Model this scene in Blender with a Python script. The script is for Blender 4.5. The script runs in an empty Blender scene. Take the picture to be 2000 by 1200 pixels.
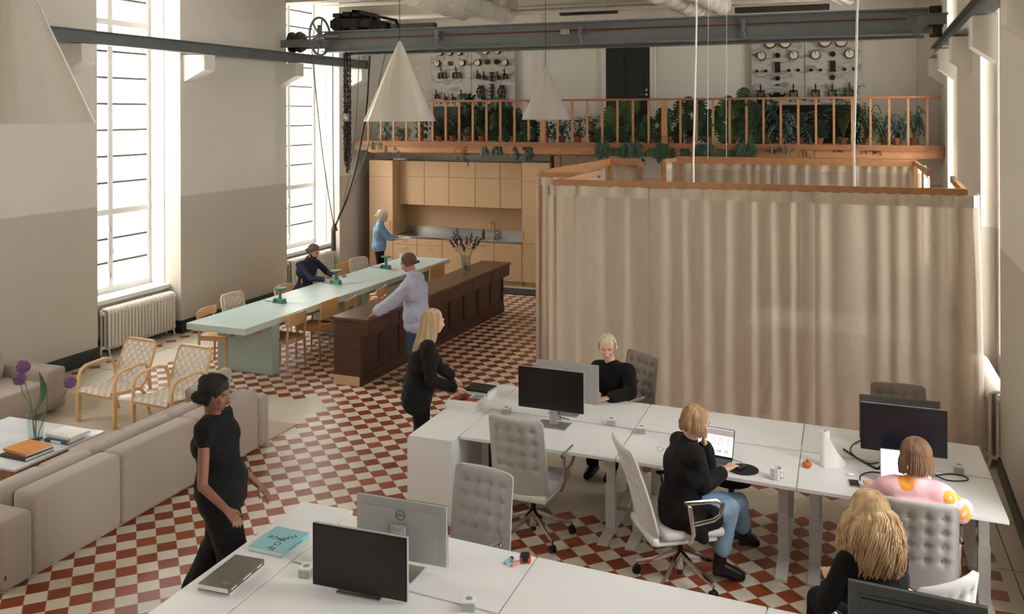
import bpy, bmesh, math, random
from math import sin, cos, pi, radians, sqrt
from mathutils import Vector, Matrix, noise
import numpy as np

S = bpy.context.scene
COL = S.collection

# ---------------------------------------------------------------- camera
F, Y0, YAW, ROLL, CX, H = 1752.9, 222.99, .3529, -.0031, 1000., 3.48
cd = bpy.data.cameras.new('camera')
cam = bpy.data.objects.new('camera', cd)
COL.objects.link(cam)
cd.sensor_width = 36.
cd.lens = F/2000*36
cd.shift_y = -(600-Y0)/2000
cd.clip_start, cd.clip_end = .05, 200
cam.matrix_world = Matrix.Translation((0, 0, H)) @ Matrix.Rotation(YAW, 4, 'Z') @ Matrix.Rotation(pi/2, 4, 'X') @ Matrix.Rotation(ROLL, 4, 'Z')
S.camera = cam

# ---------------------------------------------------------------- exposure, sky, daylight
S.view_settings.view_transform = 'Standard'
S.view_settings.look = 'None'
S.view_settings.gamma = 1
S.view_settings.use_curve_mapping = False
S.view_settings.exposure = 0.5
S.cycles.use_denoising = True
world = bpy.data.worlds.new('overcast_sky')
S.world = world
world.use_nodes = True
bg = world.node_tree.nodes['Background']
bg.inputs['Color'].default_value = (.94, .975, 1.0, 1)
bg.inputs['Strength'].default_value = 11.5


def portal(name, loc, rot, sx, sy):
    l = bpy.data.lights.new(name, 'AREA')
    l.shape = 'RECTANGLE'
    l.size, l.size_y = sx, sy
    l.cycles.is_portal = True
    o = bpy.data.objects.new(name, l)
    o.location, o.rotation_euler = loc, rot
    COL.objects.link(o)
    return o


# ---------------------------------------------------------------- placing: a measured sight line meets a real plane
def ray(x, y):
    c, s = cos(ROLL), sin(ROLL)
    dx, dy = x-CX, y-Y0
    u, v = (c*dx+s*dy)/F, (-s*dx+c*dy)/F
    return Vector((u*cos(YAW)-sin(YAW), u*sin(YAW)+cos(YAW), -v))


def aZ(x, y, z=0.):
    r = ray(x, y)
    p = r*((z-H)/r.z)
    return Vector((p.x, p.y, z))


def aX(x, y, X):
    r = ray(x, y)
    p = r*(X/r.x)
    return Vector((X, p.y, H+p.z))


def aY(x, y, Y):
    r = ray(x, y)
    p = r*(Y/r.y)
    return Vector((p.x, Y, H+p.z))


# ---------------------------------------------------------------- materials
def lin(c):
    c = c/255.
    return c/12.92 if c <= .04045 else ((c+.055)/1.055)**2.4


def rgb(r, g, b):
    return (lin(r), lin(g), lin(b), 1)


def mat(name, col, rough=.6, metal=0., var=.0, scale=8., bump=0., bscale=40., stretch=None, coat=0., trans=0., ior=1.45, col2=None, sheen=0., aniso=0.):
    m = bpy.data.materials.new(name)
    m.use_nodes = True
    nt = m.node_tree
    b = nt.nodes['Principled BSDF']
    b.inputs['Base Color'].default_value = col
    b.inputs['Roughness'].default_value = rough
    b.inputs['Metallic'].default_value = metal
    b.inputs['IOR'].default_value = ior
    if coat:
        b.inputs['Coat Weight'].default_value = coat
        b.inputs['Coat Roughness'].default_value = .15
    if trans:
        b.inputs['Transmission Weight'].default_value = trans
    if sheen:
        b.inputs['Sheen Weight'].default_value = sheen
    if aniso:
        b.inputs['Anisotropic'].default_value = aniso
    if var or bump or col2:
        tc = nt.nodes.new('ShaderNodeTexCoord')
        mp = nt.nodes.new('ShaderNodeMapping')
        nt.links.new(tc.outputs['Object'], mp.inputs['Vector'])
        if stretch:
            mp.inputs['Scale'].default_value = stretch
    if var or col2:
        n = nt.nodes.new('ShaderNodeTexNoise')
        n.inputs['Scale'].default_value = scale
        n.inputs['Detail'].default_value = 6
        nt.links.new(mp.outputs['Vector'], n.inputs['Vector'])
        r = nt.nodes.new('ShaderNodeValToRGB')
        r.color_ramp.elements[0].position = .3
        r.color_ramp.elements[1].position = .7
        r.color_ramp.elements[0].color = tuple(c*(1-var) for c in col[:3])+(1,)
        r.color_ramp.elements[1].color = col2 if col2 else tuple(min(1, c*(1+var)) for c in col[:3])+(1,)
        nt.links.new(n.outputs['Fac'], r.inputs['Fac'])
        nt.links.new(r.outputs['Color'], b.inputs['Base Color'])
    if bump:
        n2 = nt.nodes.new('ShaderNodeTexNoise')
        n2.inputs['Scale'].default_value = bscale
        n2.inputs['Detail'].default_value = 3
        nt.links.new(mp.outputs['Vector'], n2.inputs['Vector'])
        bp = nt.nodes.new('ShaderNodeBump')
        bp.inputs['Strength'].default_value = bump
        bp.inputs['Distance'].default_value = .01
        nt.links.new(n2.outputs['Fac'], bp.inputs['Height'])
        nt.links.new(bp.outputs['Normal'], b.inputs['Normal'])
    return m


def nodes(m):
    nt = m.node_tree
    return nt, nt.nodes['Principled BSDF']


def math_node(nt, op, a, b=None, c=None):
    n = nt.nodes.new('ShaderNodeMath')
    n.operation = op
    for i, v in enumerate((a, b, c)):
        if v is None:
            continue
        if isinstance(v, (int, float)):
            n.inputs[i].default_value = v
        else:
            nt.links.new(v, n.inputs[i])
    return n.outputs[0]


def mixc(nt, f, a, b):
    n = nt.nodes.new('ShaderNodeMix')
    n.data_type = 'RGBA'
    if isinstance(f, (int, float)):
        n.inputs[0].default_value = f
    else:
        nt.links.new(f, n.inputs[0])
    for i, v in ((6, a), (7, b)):
        if isinstance(v, tuple):
            n.inputs[i].default_value = v
        else:
            nt.links.new(v, n.inputs[i])
    return n.outputs[2]


# ---------------------------------------------------------------- mesh builder
class MB:
    def __init__(s):
        s.bm = bmesh.new()
        s.mi = 0

    def _new(s, vs, fs):
        v = [s.bm.verts.new(p) for p in vs]
        for f in fs:
            try:
                fc = s.bm.faces.new([v[i] for i in f])
                fc.material_index = s.mi
            except ValueError:
                pass
        return v

    def box(s, lo, hi, M=None, bev=0.):
        x0, y0, z0 = lo
        x1, y1, z1 = hi
        vs = [Vector(p) for p in ((x0, y0, z0), (x1, y0, z0), (x1, y1, z0), (x0, y1, z0), (x0, y0, z1), (x1, y0, z1), (x1, y1, z1), (x0, y1, z1))]
        fs = [(0, 3, 2, 1), (4, 5, 6, 7), (0, 1, 5, 4), (1, 2, 6, 5), (2, 3, 7, 6), (3, 0, 4, 7)]
        if bev:
            t = bmesh.new()
            v = [t.verts.new(p) for p in vs]
            for f in fs:
                t.faces.new([v[i] for i in f])
            bmesh.ops.bevel(t, geom=list(t.edges), offset=bev, segments=3 if bev > .01 else 2, profile=.5, affect='EDGES')
            vs = [x.co.copy() for x in t.verts]
            t.verts.index_update()
            fs = [[x.index for x in f.verts] for f in t.faces]
            t.free()
        if M:
            vs = [M @ p for p in vs]
        s._new(vs, fs)
        return s

    def prism(s, poly, z0, z1, M=None):
        n = len(poly)
        vs = [Vector((p[0], p[1], z0)) for p in poly]+[Vector((p[0], p[1], z1)) for p in poly]
        if M:
            vs = [M @ p for p in vs]
        s._new(vs, [list(range(n))[::-1], list(range(n, 2*n))]+[(i, (i+1) % n, n+(i+1) % n, n+i) for i in range(n)])
        return s

    def loft(s, rings, caps=True, closed=True):
        n = len(rings[0])
        vs = [p for r in rings for p in r]
        fs = []
        m = n if closed else n-1
        for k in range(len(rings)-1):
            for i in range(m):
                fs.append((k*n+i, k*n+(i+1) % n, (k+1)*n+(i+1) % n, (k+1)*n+i))
        if caps and closed:
            fs.append(list(range(n))[::-1])
            fs.append([(len(rings)-1)*n+i for i in range(n)])
        s._new(vs, fs)
        return s

    def tube(s, pts, r, n=8, caps=True, flat=None):
        pts = [Vector(p) for p in pts]
        rs = r if isinstance(r, (list, tuple)) else [r]*len(pts)
        rings = []
        up = None
        for i, p in enumerate(pts):
            a = pts[max(0, i-1)]
            b = pts[min(len(pts)-1, i+1)]
            t = (b-a).normalized() if (b-a).length > 1e-9 else Vector((0, 0, 1))
            if up is None:
                up = Vector((0, 0, 1)) if abs(t.z) < .9 else Vector((1, 0, 0))
            u = (up-t*up.dot(t)).normalized()
            up = u
            w = t.cross(u)
            fl = flat or (1, 1)
            rings.append([p+(u*cos(2*pi*k/n)*fl[0]+w*sin(2*pi*k/n)*fl[1])*rs[i] for k in range(n)])
        s.loft(rings, caps)
        return s

    def bar(s, a, b, w, h, up=(0, 0, 1)):
        a, b = Vector(a), Vector(b)
        t = (b-a).normalized()
        up = Vector(up)
        if abs(t.dot(up)) > .98:
            up = Vector((0, 1, 0))
        x = t.cross(up).normalized()
        y = x.cross(t).normalized()
        r = []
        for p in (a, b):
            r.append([p+x*w/2+y*h/2, p-x*w/2+y*h/2, p-x*w/2-y*h/2, p+x*w/2-y*h/2])
        s.loft(r)
        return s

    def lathe(s, prof, n=24, M=None, caps=True):
        rings = []
        for r, z in prof:
            ring = [Vector((max(r, 1e-4)*cos(2*pi*k/n), max(r, 1e-4)*sin(2*pi*k/n), z)) for k in range(n)]
            if M:
                ring = [M @ p for p in ring]
            rings.append(ring)
        s.loft(rings, caps)
        return s

    def cyl(s, a, b, r, n=16, r2=None):
        s.tube([a, b], [r, r if r2 is None else r2], n)
        return s

    def ell(s, c, r, M=None, nu=12, nv=8):
        c = Vector(c)
        if not isinstance(r, (tuple, list)):
            r = (r, r, r)
        rings = []
        for j in range(nv+1):
            th = pi*min(max(j/nv, .004), .996)
            rings.append([(lambda p: (M @ p if M else p)+c)(Vector((r[0]*sin(th)*cos(2*pi*i/nu), r[1]*sin(th)*sin(2*pi*i/nu), -r[2]*cos(th)))) for i in range(nu)])
        s.loft(rings)
        return s

    def cap(s, a, b, ra, rb=None, n=10):
        a, b = Vector(a), Vector(b)
        rb = ra if rb is None else rb
        t = (b-a)
        L = t.length
        t = t.normalized() if L > 1e-6 else Vector((0, 0, 1))
        pts, rs = [], []
        for k in range(4):
            q = pi/2*(1-k/3)
            pts.append(a-t*ra*sin(q))
            rs.append(max(ra*cos(q), ra*.02))
        for k in range(4):
            q = pi/2*k/3
            pts.append(b+t*rb*sin(q))
            rs.append(max(rb*cos(q), rb*.02))
        s.tube(pts, rs, n)
        return s

    def quad(s, *p):
        s._new([Vector(q) for q in p], [tuple(range(len(p)))])
        return s

    def build(s, name, m, parent=None, smooth=False, loc=None, rot=None, weld=0., recalc=True, mods=None):
        if weld:
            bmesh.ops.remove_doubles(s.bm, verts=list(s.bm.verts), dist=weld)
        if recalc:
            bmesh.ops.recalc_face_normals(s.bm, faces=list(s.bm.faces))
        me = bpy.data.meshes.new(name)
        s.bm.to_mesh(me)
        s.bm.free()
        if smooth:
            ang = smooth if isinstance(smooth, float) else radians(40)
            me.polygons.foreach_set('use_smooth', [True]*len(me.polygons))
            try:
                me.set_sharp_from_angle(angle=ang)
            except Exception:
                pass
        for x in (m if isinstance(m, (list, tuple)) else [m]):
            me.materials.append(x)
        o = bpy.data.objects.new(name, me)
        COL.objects.link(o)
        if parent:
            o.parent = parent
        if loc is not None:
            o.location = loc
        if rot is not None:
            o.rotation_euler = rot
        return o


def tag(o, label, cat, group=None, kind=None):
    if label:
        o['label'] = label
    if cat:
        o['category'] = cat
    if group:
        o['group'] = group
    if kind:
        o['kind'] = kind
    return o


def thing(name, label, cat, loc=(0, 0, 0), rz=0., group=None):
    o = bpy.data.objects.new(name, None)
    o.empty_display_size = .1
    COL.objects.link(o)
    o.location = loc
    o.rotation_euler = (0, 0, rz)
    return tag(o, label, cat, group)


def struct(mb, name, m, smooth=False, parent=None, label=None):
    o = mb.build(name, m, parent, smooth)
    if parent is None:
        o['kind'] = 'structure'
    if label:
        o['label'] = label
    return o


def kids(o, allo):
    return [c for c in allo if c.parent == o]


def dup(root, loc, rz=0., label=None, group=None):
    allo = list(COL.objects)

    def cp(o, par):
        c = o.copy()
        COL.objects.link(c)
        if par:
            c.parent = par
        for k in allo:
            if k.parent == o:
                cp(k, c)
        return c
    r = cp(root, None)
    r.location = loc
    r.rotation_euler = (0, 0, rz)
    if label:
        r['label'] = label
    if group:
        r['group'] = group
    return r


def text(body, size, m, parent, loc, rot, name='lettering', ext=.0006, align='CENTER', sp=1.):
    cu = bpy.data.curves.new(name, 'FONT')
    cu.body = body
    cu.size = size
    cu.extrude = ext
    cu.align_x = align
    cu.align_y = 'CENTER'
    cu.space_character = sp
    cu.materials.append(m)
    t_ = bpy.data.objects.new('tmp', cu)
    COL.objects.link(t_)
    me = bpy.data.meshes.new_from_object(t_)
    bpy.data.objects.remove(t_)
    if not me.materials:
        me.materials.append(m)
    o = bpy.data.objects.new(name, me)
    COL.objects.link(o)
    o.parent = parent
    o.location = loc
    o.rotation_euler = rot
    return o


# ---------------------------------------------------------------- shared materials
M = {}
M['white'] = mat('white_laminate', rgb(236, 236, 235), .4)
M['white_metal'] = mat('white_powder_coat', rgb(222, 220, 216), .4)
M['wall_white'] = mat('white_paint', rgb(226, 220, 210), .6, var=.02, scale=1.5)
M['chrome'] = mat('polished_aluminium', rgb(205, 202, 198), .13, 1.)
M['alu'] = mat('brushed_aluminium', rgb(196, 194, 190), .33, 1.)
M['black'] = mat('black_plastic', rgb(24, 24, 25), .45)
M['steel_grey'] = mat('grey_painted_steel', rgb(112, 116, 116), .45, var=.08, scale=3, bump=.1, bscale=12)
M['oak'] = mat('oak_wood', rgb(196, 150, 98), .45, var=.12, scale=5, stretch=(14, 14, 1), bump=.05)
M['glass'] = mat('clear_glass', (1, 1, 1, 1), .0, trans=1., ior=1.45)
M['steel'] = mat('stainless_steel', rgb(170, 170, 168), .28, 1.)
# ================================================================ THE ROOM
def two_tone(name, hi, lo, z0, rough=.7):
    m = mat(name, hi, rough, var=.015, scale=1.2, bump=.06, bscale=25)
    nt, b = nodes(m)
    src = b.inputs['Base Color'].links[0].from_socket
    g = nt.nodes.new('ShaderNodeNewGeometry')
    sx = nt.nodes.new('ShaderNodeSeparateXYZ')
    nt.links.new(g.outputs['Position'], sx.inputs[0])
    f = math_node(nt, 'LESS_THAN', sx.outputs[2], z0)
    nt.links.new(mixc(nt, f, src, lo), b.inputs['Base Color'])
    return m


M['wall'] = two_tone('two_tone_wall_paint', rgb(222, 215, 204), rgb(198, 189, 175), 2.185)
M['ceil'] = mat('ceiling_paint', rgb(214, 206, 192), .7, var=.03, scale=2, bump=.2, bscale=6)
M['base'] = mat('dark_green_skirting', rgb(40, 46, 42), .35)
WZ = 6.15

# ---- floor: checkered clay tiles at 45 degrees, cream slab borders
fm = bpy.data.materials.new('checkered_tile_floor')
fm.use_nodes = True
nt, bs = nodes(fm)
g = nt.nodes.new('ShaderNodeNewGeometry')
sp = nt.nodes.new('ShaderNodeSeparateXYZ')
nt.links.new(g.outputs['Position'], sp.inputs[0])
PX, PY = sp.outputs[0], sp.outputs[1]
mn = lambda op, a, b=None, c=None: math_node(nt, op, a, b, c)
ta = radians(43.43)


def tilegrid(ox, oy):
    dx = mn('SUBTRACT', PX, ox)
    dy = mn('SUBTRACT', PY, oy)
    i = mn('DIVIDE', mn('SUBTRACT', mn('MULTIPLY', dx, sin(ta)), mn('MULTIPLY', dy, cos(ta))), .15)
    j = mn('DIVIDE', mn('ADD', mn('MULTIPLY', dx, cos(ta)), mn('MULTIPLY', dy, sin(ta))), .15)
    return i, j


def cells(i, j):
    fi, fj = mn('FLOOR', i), mn('FLOOR', j)
    red = mn('GREATER_THAN', mn('FLOORED_MODULO', mn('ADD', fi, fj), 2), .5)
    gi = mn('ABSOLUTE', mn('SUBTRACT', mn('SUBTRACT', i, fi), .5))
    gj = mn('ABSOLUTE', mn('SUBTRACT', mn('SUBTRACT', j, fj), .5))
    gr = mn('GREATER_THAN', mn('MAXIMUM', gi, gj), .484)
    return fi, fj, red, gr


def band(v, a, b):
    return mn('MULTIPLY', mn('GREATER_THAN', v, a), mn('LESS_THAN', v, b))


def OR(*a):
    r = a[0]
    for x in a[1:]:
        r = mn('MAXIMUM', r, x)
    return r


def AND(*a):
    r = a[0]
    for x in a[1:]:
        r = mn('MULTIPLY', r, x)
    return r


def NOT(a):
    return mn('SUBTRACT', 1., a)


i1, j1 = tilegrid(-4.863, 7.624)
i2, j2 = mn('SUBTRACT', i1, 22.34), mn('SUBTRACT', j1, 18.28)
A = cells(i1, j1)
B = cells(i2, j2)
# centre of the cell in world x and y, so that the field ends in whole tiles


def centre(fi, fj, ox, oy, di=0., dj=0.):
    ci = mn('MULTIPLY', mn('ADD', fi, .5+di), .15)
    cj = mn('MULTIPLY', mn('ADD', fj, .5+dj), .15)
    x = mn('ADD', mn('ADD', mn('MULTIPLY', ci, sin(ta)), mn('MULTIPLY', cj, cos(ta))), ox)
    y = mn('ADD', mn('SUBTRACT', mn('MULTIPLY', cj, sin(ta)), mn('MULTIPLY', ci, cos(ta))), oy)
    return x, y


ax, ay = centre(A[0], A[1], -4.863, 7.624)
bx, by = centre(B[0], B[1], -4.863, 7.624, 22.34, 18.28)
patch = AND(OR(AND(band(A[0], -16.5, -9.5), band(A[1], -5.5, .5)), AND(band(A[0], -15.5, -11.5), band(A[1], -.5, 2.5)),
               AND(band(A[0], -11.5, -7.5), band(A[1], -8.5, -.5))), mn('GREATER_THAN', ay, 8.35), mn('LESS_THAN', ay, 9.55))
fieldA = AND(band(ax, -8.86, -3.2), mn('LESS_THAN', ay, 16.3), NOT(patch), NOT(AND(mn('LESS_THAN', ax, -5.8), mn('LESS_THAN', ay, 8.55))))
nearB = OR(AND(mn('LESS_THAN', bx, -1.5), mn('LESS_THAN', by, 7.5)), AND(mn('GREATER_THAN', bx, -1.5), mn('LESS_THAN', by, 8.1)))
farrow = AND(band(by, 8.5, 16.2), mn('GREATER_THAN', bx, -1.9))
fieldB = AND(mn('LESS_THAN', bx, .82), mn('GREATER_THAN', bx, -3.3), OR(nearB, farrow, mn('GREATER_THAN', by, 9.6)))
useB = mn('GREATER_THAN', PX, -3.2)
field = mn('ADD', mn('MULTIPLY', NOT(useB), fieldA), mn('MULTIPLY', useB, fieldB))
red = mn('ADD', mn('MULTIPLY', NOT(useB), A[2]), mn('MULTIPLY', useB, B[2]))
grout = mn('ADD', mn('MULTIPLY', NOT(useB), A[3]), mn('MULTIPLY', useB, B[3]))
# a row of single red diamonds along the left wall and red bars along the right wall
yd = mn('ABSOLUTE', mn('SUBTRACT', mn('FLOORED_MODULO', mn('SUBTRACT', PY, 9.938), .3), 0.15))
diam = mn('LESS_THAN', mn('ADD', mn('SUBTRACT', .15, yd), mn('ABSOLUTE', mn('ADD', PX, 9.70))), .098)
bars = AND(band(PX, .84, 1.11), mn('LESS_THAN', mn('FLOORED_MODULO', PY, .3), .15))
line = OR(band(PX, -9.455, -9.445), AND(mn('LESS_THAN', PX, -8.9), mn('LESS_THAN', mn('FLOORED_MODULO', PY, 1.2), .012)),
          AND(mn('GREATER_THAN', PX, 1.11), mn('LESS_THAN', mn('FLOORED_MODULO', mn('ADD', PY, .4), .9), .01)), band(PX, 1.2, 1.21))
n1 = nt.nodes.new('ShaderNodeTexNoise')
n1.inputs['Scale'].default_value = 3.
n1.inputs['Detail'].default_value = 5
nt.links.new(g.outputs['Position'], n1.inputs['Vector'])
wn = nt.nodes.new('ShaderNodeTexWhiteNoise')
cb = nt.nodes.new('ShaderNodeCombineXYZ')
nt.links.new(A[0], cb.inputs[0])
nt.links.new(A[1], cb.inputs[1])
nt.links.new(cb.outputs[0], wn.inputs['Vector'])
redc = mixc(nt, wn.outputs['Value'], rgb(134, 56, 26), rgb(158, 76, 40))
crm = mixc(nt, wn.outputs['Value'], rgb(214, 204, 186), rgb(228, 220, 205))
slab = mixc(nt, n1.outputs['Fac'], rgb(196, 184, 162), rgb(214, 204, 184))
c = mixc(nt, red, crm, redc)
c = mixc(nt, grout, c, rgb(184, 160, 138))
isred = OR(diam, AND(bars, NOT(field)))
c2 = mixc(nt, isred, mixc(nt, line, slab, rgb(70, 60, 50)), redc)
c = mixc(nt, field, c2, c)
nt.links.new(c, bs.inputs['Base Color'])
bs.inputs['Roughness'].default_value = .42
rr = mn('ADD', mn('MULTIPLY', n1.outputs['Fac'], .15), .3)
nt.links.new(rr, bs.inputs['Roughness'])
struct(MB().box((-10.9, -4.4, -.1), (2.6, 18.7, 0)), 'floor', fm)

# ---- left wall: piers, recessed windows
PER = 4.68
LN = [(9.89-PER*2, 11.59-PER*2), (9.89-PER, 11.59-PER), (9.89, 11.59), (14.5, 16.4)]
w = MB()
y = -4.4
for a, b in LN:
    w.box((-10.9, y, 0), (-9.9, a, WZ))
    w.box((-10.9, a, 0), (-10.2, b, .72))
    y = b
w.box((-10.9, y, 0), (-9.9, 18.7, WZ))
struct(w, 'wall_left', M['wall'])


def RXY(Y, d=0.):
    return 1.41+.031*(Y-9.5)+d


RN = [(9.73-PER*2, 11.4-PER*2), (9.73-PER, 11.4-PER), (9.73, 11.4), (14.45, 16.35)]
w = MB()
y = -4.4
for a, b in RN:
    w.prism([(RXY(y), y), (RXY(a), a), (RXY(a)+1, a), (RXY(y)+1, y)], 0, WZ)
    w.prism([(RXY(a)+.16, a), (RXY(b)+.16, b), (RXY(b)+1, b), (RXY(a)+1, a)], 0, .72)
    w.prism([(RXY(a)+.16, a), (RXY(a+.12)+.16, a+.12), (RXY(a+.12)+1, a+.12), (RXY(a)+1, a)], .72, WZ)
    w.prism([(RXY(b-.12)+.16, b-.12), (RXY(b)+.16, b), (RXY(b)+1, b), (RXY(b-.12)+1, b-.12)], .72, WZ)
    y = b
w.prism([(RXY(y), y), (RXY(18.7), 18.7), (RXY(18.7)+1, 18.7), (RXY(y)+1, y)], 0, WZ)
struct(w, 'wall_right', M['wall'])
struct(MB().box((-10.9, 18.3, 0), (2.6, 18.7, WZ)).box((-9.95, 17.86, 0), (1.75, 18.29, 2.7)), 'wall_back', M['wall'])
struct(MB().box((-10.9, -4.7, 0), (2.6, -4.4, WZ)), 'wall_front', M['wall'])

# ---- skirting
b = MB()
y = -4.4
for a, c_ in LN:
    b.box((-9.9, y, 0), (-9.875, a, .2)).box((-10.2, a, 0), (-9.875, a+.02, .2)).box((-10.2, c_-.02, 0), (-9.875, c_, .2))
    b.box((-10.2, a, 0), (-10.18, c_, .2))
    y = c_
b.box((-9.9, y, 0), (-9.875, 17.8, .2))
struct(b, 'baseboard_left', M['base'])
b = MB()
y = -4.4
for a, c_ in RN:
    b.prism([(RXY(y)-.025, y), (RXY(a)-.025, a), (RXY(a), a), (RXY(y), y)], 0, .16)
    b.prism([(RXY(a)+.13, a), (RXY(c_)+.13, c_), (RXY(c_)+.16, c_), (RXY(a)+.16, a)], 0, .16)
    y = c_
b.prism([(RXY(y)-.025, y), (RXY(17.8)-.025, 17.8), (RXY(17.8), 17.8), (RXY(y), y)], 0, .16)
struct(b, 'baseboard_right', M['base'])

# ---- windows
M['frame'] = mat('window_frame_paint', rgb(226, 224, 218), .45)
M['dark_bar'] = mat('glazing_bar_paint', rgb(104, 100, 94), .6)
gm = bpy.data.materials.new('window_glass')
gm.use_nodes = True
nt, bs = nodes(gm)
tr = nt.nodes.new('ShaderNodeBsdfTransparent')
gl = nt.nodes.new('ShaderNodeBsdfGlossy')
gl.inputs['Roughness'].default_value = .02
mx = nt.nodes.new('ShaderNodeMixShader')
mx.inputs[0].default_value = .06
nt.links.new(tr.outputs[0], mx.inputs[1])
nt.links.new(gl.outputs[0], mx.inputs[2])
nt.links.new(mx.outputs[0], nt.nodes['Material Output'].inputs[0])
M['winglass'] = gm
ZT = 6.05


def window(n, xf, side, a, b, full=True):
    """timber casement window: frame, transoms, glazing bars, panes"""
    r = bpy.data.objects.new('window_%d' % n, None)
    COL.objects.link(r)
    r['kind'] = 'structure'
    X = lambda Y, d=0.: xf(Y)+side*d
    t = .075

    def bar(mb, y0, y1, z0, z1, d0, d1):
        mb.prism([(X(y0, d0), y0), (X(y1, d0), y1), (X(y1, d1), y1), (X(y0, d1), y0)], z0, z1)
    f = MB()
    bar(f, a, a+t, .78, ZT, 0, .07)
    bar(f, b-t, b, .78, ZT, 0, .07)
    m_ = (a+b)/2
    bar(f, m_-.045, m_+.045, .78, ZT, 0, .07)
    for z in (.78, 1.96, 4.86):
        bar(f, a+t, m_-.045, z, z+.09, .003, .067)
        bar(f, m_+.045, b-t, z, z+.09, .003, .067)
    bar(f, a+t, b-t, ZT-.1, ZT-.001, .004, .06)
    f.build('window_frame', M['frame'], r)
    g_ = MB()
    for z0, z1, k in ((.87, 1.96, 3), (2.05, 4.86, 7), (4.95, ZT-.1, 3)):
        for q in range(1, k):
            z = z0+(z1-z0)*q/k
            bar(g_, a+t, m_-.045, z-.016, z+.016, .015, .05)
            bar(g_, m_+.045, b-t, z-.016, z+.016, .015, .05)
    g_.build('glazing_bars', M['dark_bar'], r)
    p = MB()
    bar(p, a+t, m_-.045, .87, ZT-.1, .03, .034)
    bar(p, m_+.045, b-t, .87, ZT-.1, .03, .034)
    p.build('window_pane', M['winglass'], r)
    s_ = MB()
    bar(s_, a+.002, b-.002, .72, .78, -.38 if side < 0 else -.19, .1)
    s_.build('window_sill', M['frame'], r)
    e = MB()
    bar(e, a+.0005, a+.012, .781, ZT, -.27 if side < 0 else -.19, -.0)
    bar(e, b-.012, b-.0005, .781, ZT, -.27 if side < 0 else -.19, -.0)
    e.build('window_reveal', M['wall_white'], r)
    if n in (3, 4):
        h = MB()
        for z in (1.0, 1.7):
            bar(h, m_-.055, m_-.035, z, z+.09, -.03, 0)
        h.box((X(m_, -.05)-.01, m_-.01, 1.35), (X(m_, 0), m_+.01, 1.45))
        h.build('window_latch', M['chrome'], r)
    return r


for k, (a, b) in enumerate(LN):
    window(k+1, lambda Y: -10.49, -1, a, b)
    portal('window_portal', (-10.62, (a+b)/2, 3.4), (0, -pi/2, 0), 5.2, b-a-.05)
for k, (a, b) in enumerate(RN):
    window(k+5, lambda Y: RXY(Y, .36), 1, a+.121, b-.121)
    portal('window_portal', (RXY((a+b)/2)+.6, (a+b)/2, 3.4), (0, pi/2, 0), 5.2, b-a-.3)

# ---- pale facade across the street, seen through the left windows
M['facade'] = mat('pale_plaster_facade', rgb(196, 188, 174), .8, var=.04, scale=1)
M['facglass'] = mat('dim_window_glass', rgb(150, 152, 152), .3)
fr = thing('apartment_building', 'pale plaster building with corniced windows, seen across the street through the tall left windows', 'building', (-19.5, 18, -5))
fb = MB().box((-.5, -26, 0), (0, 26, 13.4))
for z in (3.2, 7.2, 11.2, 13.2):
    fb.box((0, -26, z-.15), (.14, 26, z+.1))
fb.build('wall', M['facade'], fr)
q = 0
for z in (.6, 4.6, 8.6):
    for yy in (-12.5, -9, -5.5, -2, 1.5, 5, 8.5, 12):
        wfr = MB().box((.0, yy-.75, z-.15), (.1, yy+.75, z+2.1)).box((.0, yy-.85, z+2.1), (.24, yy+.85, z+2.25)).box((0, yy-.8, z-.25), (.18, yy+.8, z-.15)).build('window_surround', M['facade'], fr)
        MB().box((.1, yy-.55, z), (.12, yy-.03, z+1.95)).box((.1, yy+.03, z), (.12, yy+.55, z+1.95)).build('pane', M['facglass'], wfr)

cb_ = thing('added_sky_blocker', 'plain pale block added outside the right hand windows to hold back sky light', 'building', (9., 8, -5))  # no known building: added to cut sky light entering from the right
MB().box((0, -30, 0), (.6, 16, 7.2)).build('wall', M['facade'], cb_)
for yy in (-8, -4, 0, 4, 8):
    MB().box((-.08, yy-.8, 4.2), (-.001, yy+.8, 6.4)).build('window_surround', M['facade'], cb_)

# ---- ceiling with cross beams
struct(MB().box((-10.9, -4.7, WZ), (2.6, 18.7, WZ+.2)), 'ceiling', M['ceil'])
for k, (y0, y1, zb) in enumerate(((17.75, 18.1, 5.62), (14.45, 14.8, 5.6), (9.8, 10.1, 5.6), (5.1, 5.4, 5.6), (.4, .7, 5.6))):
    struct(MB().box((-10.3, y0, zb), (2.3, y1, WZ-.001)).box((-10.3, y0-.03, zb+.06), (2.3, y1+.03, zb+.1)), 'trim_%d' % (k+1), M['ceil'])
cp = MB()
for xx in (-7.2, -4.6, -1.9, .6):
    cp.box((xx-.09, 14.8, 5.72), (xx+.09, 17.75, WZ-.001))
struct(cp, 'trim_6', M['ceil'])
struct(MB().box((-9.9, 18.1, 5.62), (2., 18.3, 5.7)), 'trim_7', M['ceil'])


def pipe(pts, r, label, name='ventilation_duct', cat='duct', m=None, group=None, ribs=0):
    o = MB()
    o.tube(pts, r, 20)
    for k in range(ribs):
        a, b_ = Vector(pts[0]), Vector(pts[1])
        p = a.lerp(b_, (k+.5)/ribs)
        d = (b_-a).normalized()*.02
        o.tube([p-d, p+d], r*1.05, 20)
    o = o.build(name, m or M['ceil'], None, True)
    tag(o, label, cat, group)
    return o


def duct(p0, p1, z, r, label, bend=.0, ribs=5):
    a, b_ = aZ(*p0, z), aZ(*p1, z)
    pts = [a, b_]
    if bend:
        d = (b_-a).normalized()
        pts += [b_+d*.12+Vector((0, 0, .03)), b_+d*.22+Vector((0, 0, .14)), b_+d*.25+Vector((0, 0, .3)), b_+d*.25+Vector((0, 0, .6))]
    return pipe(pts, r, label, ribs=ribs)


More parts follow.
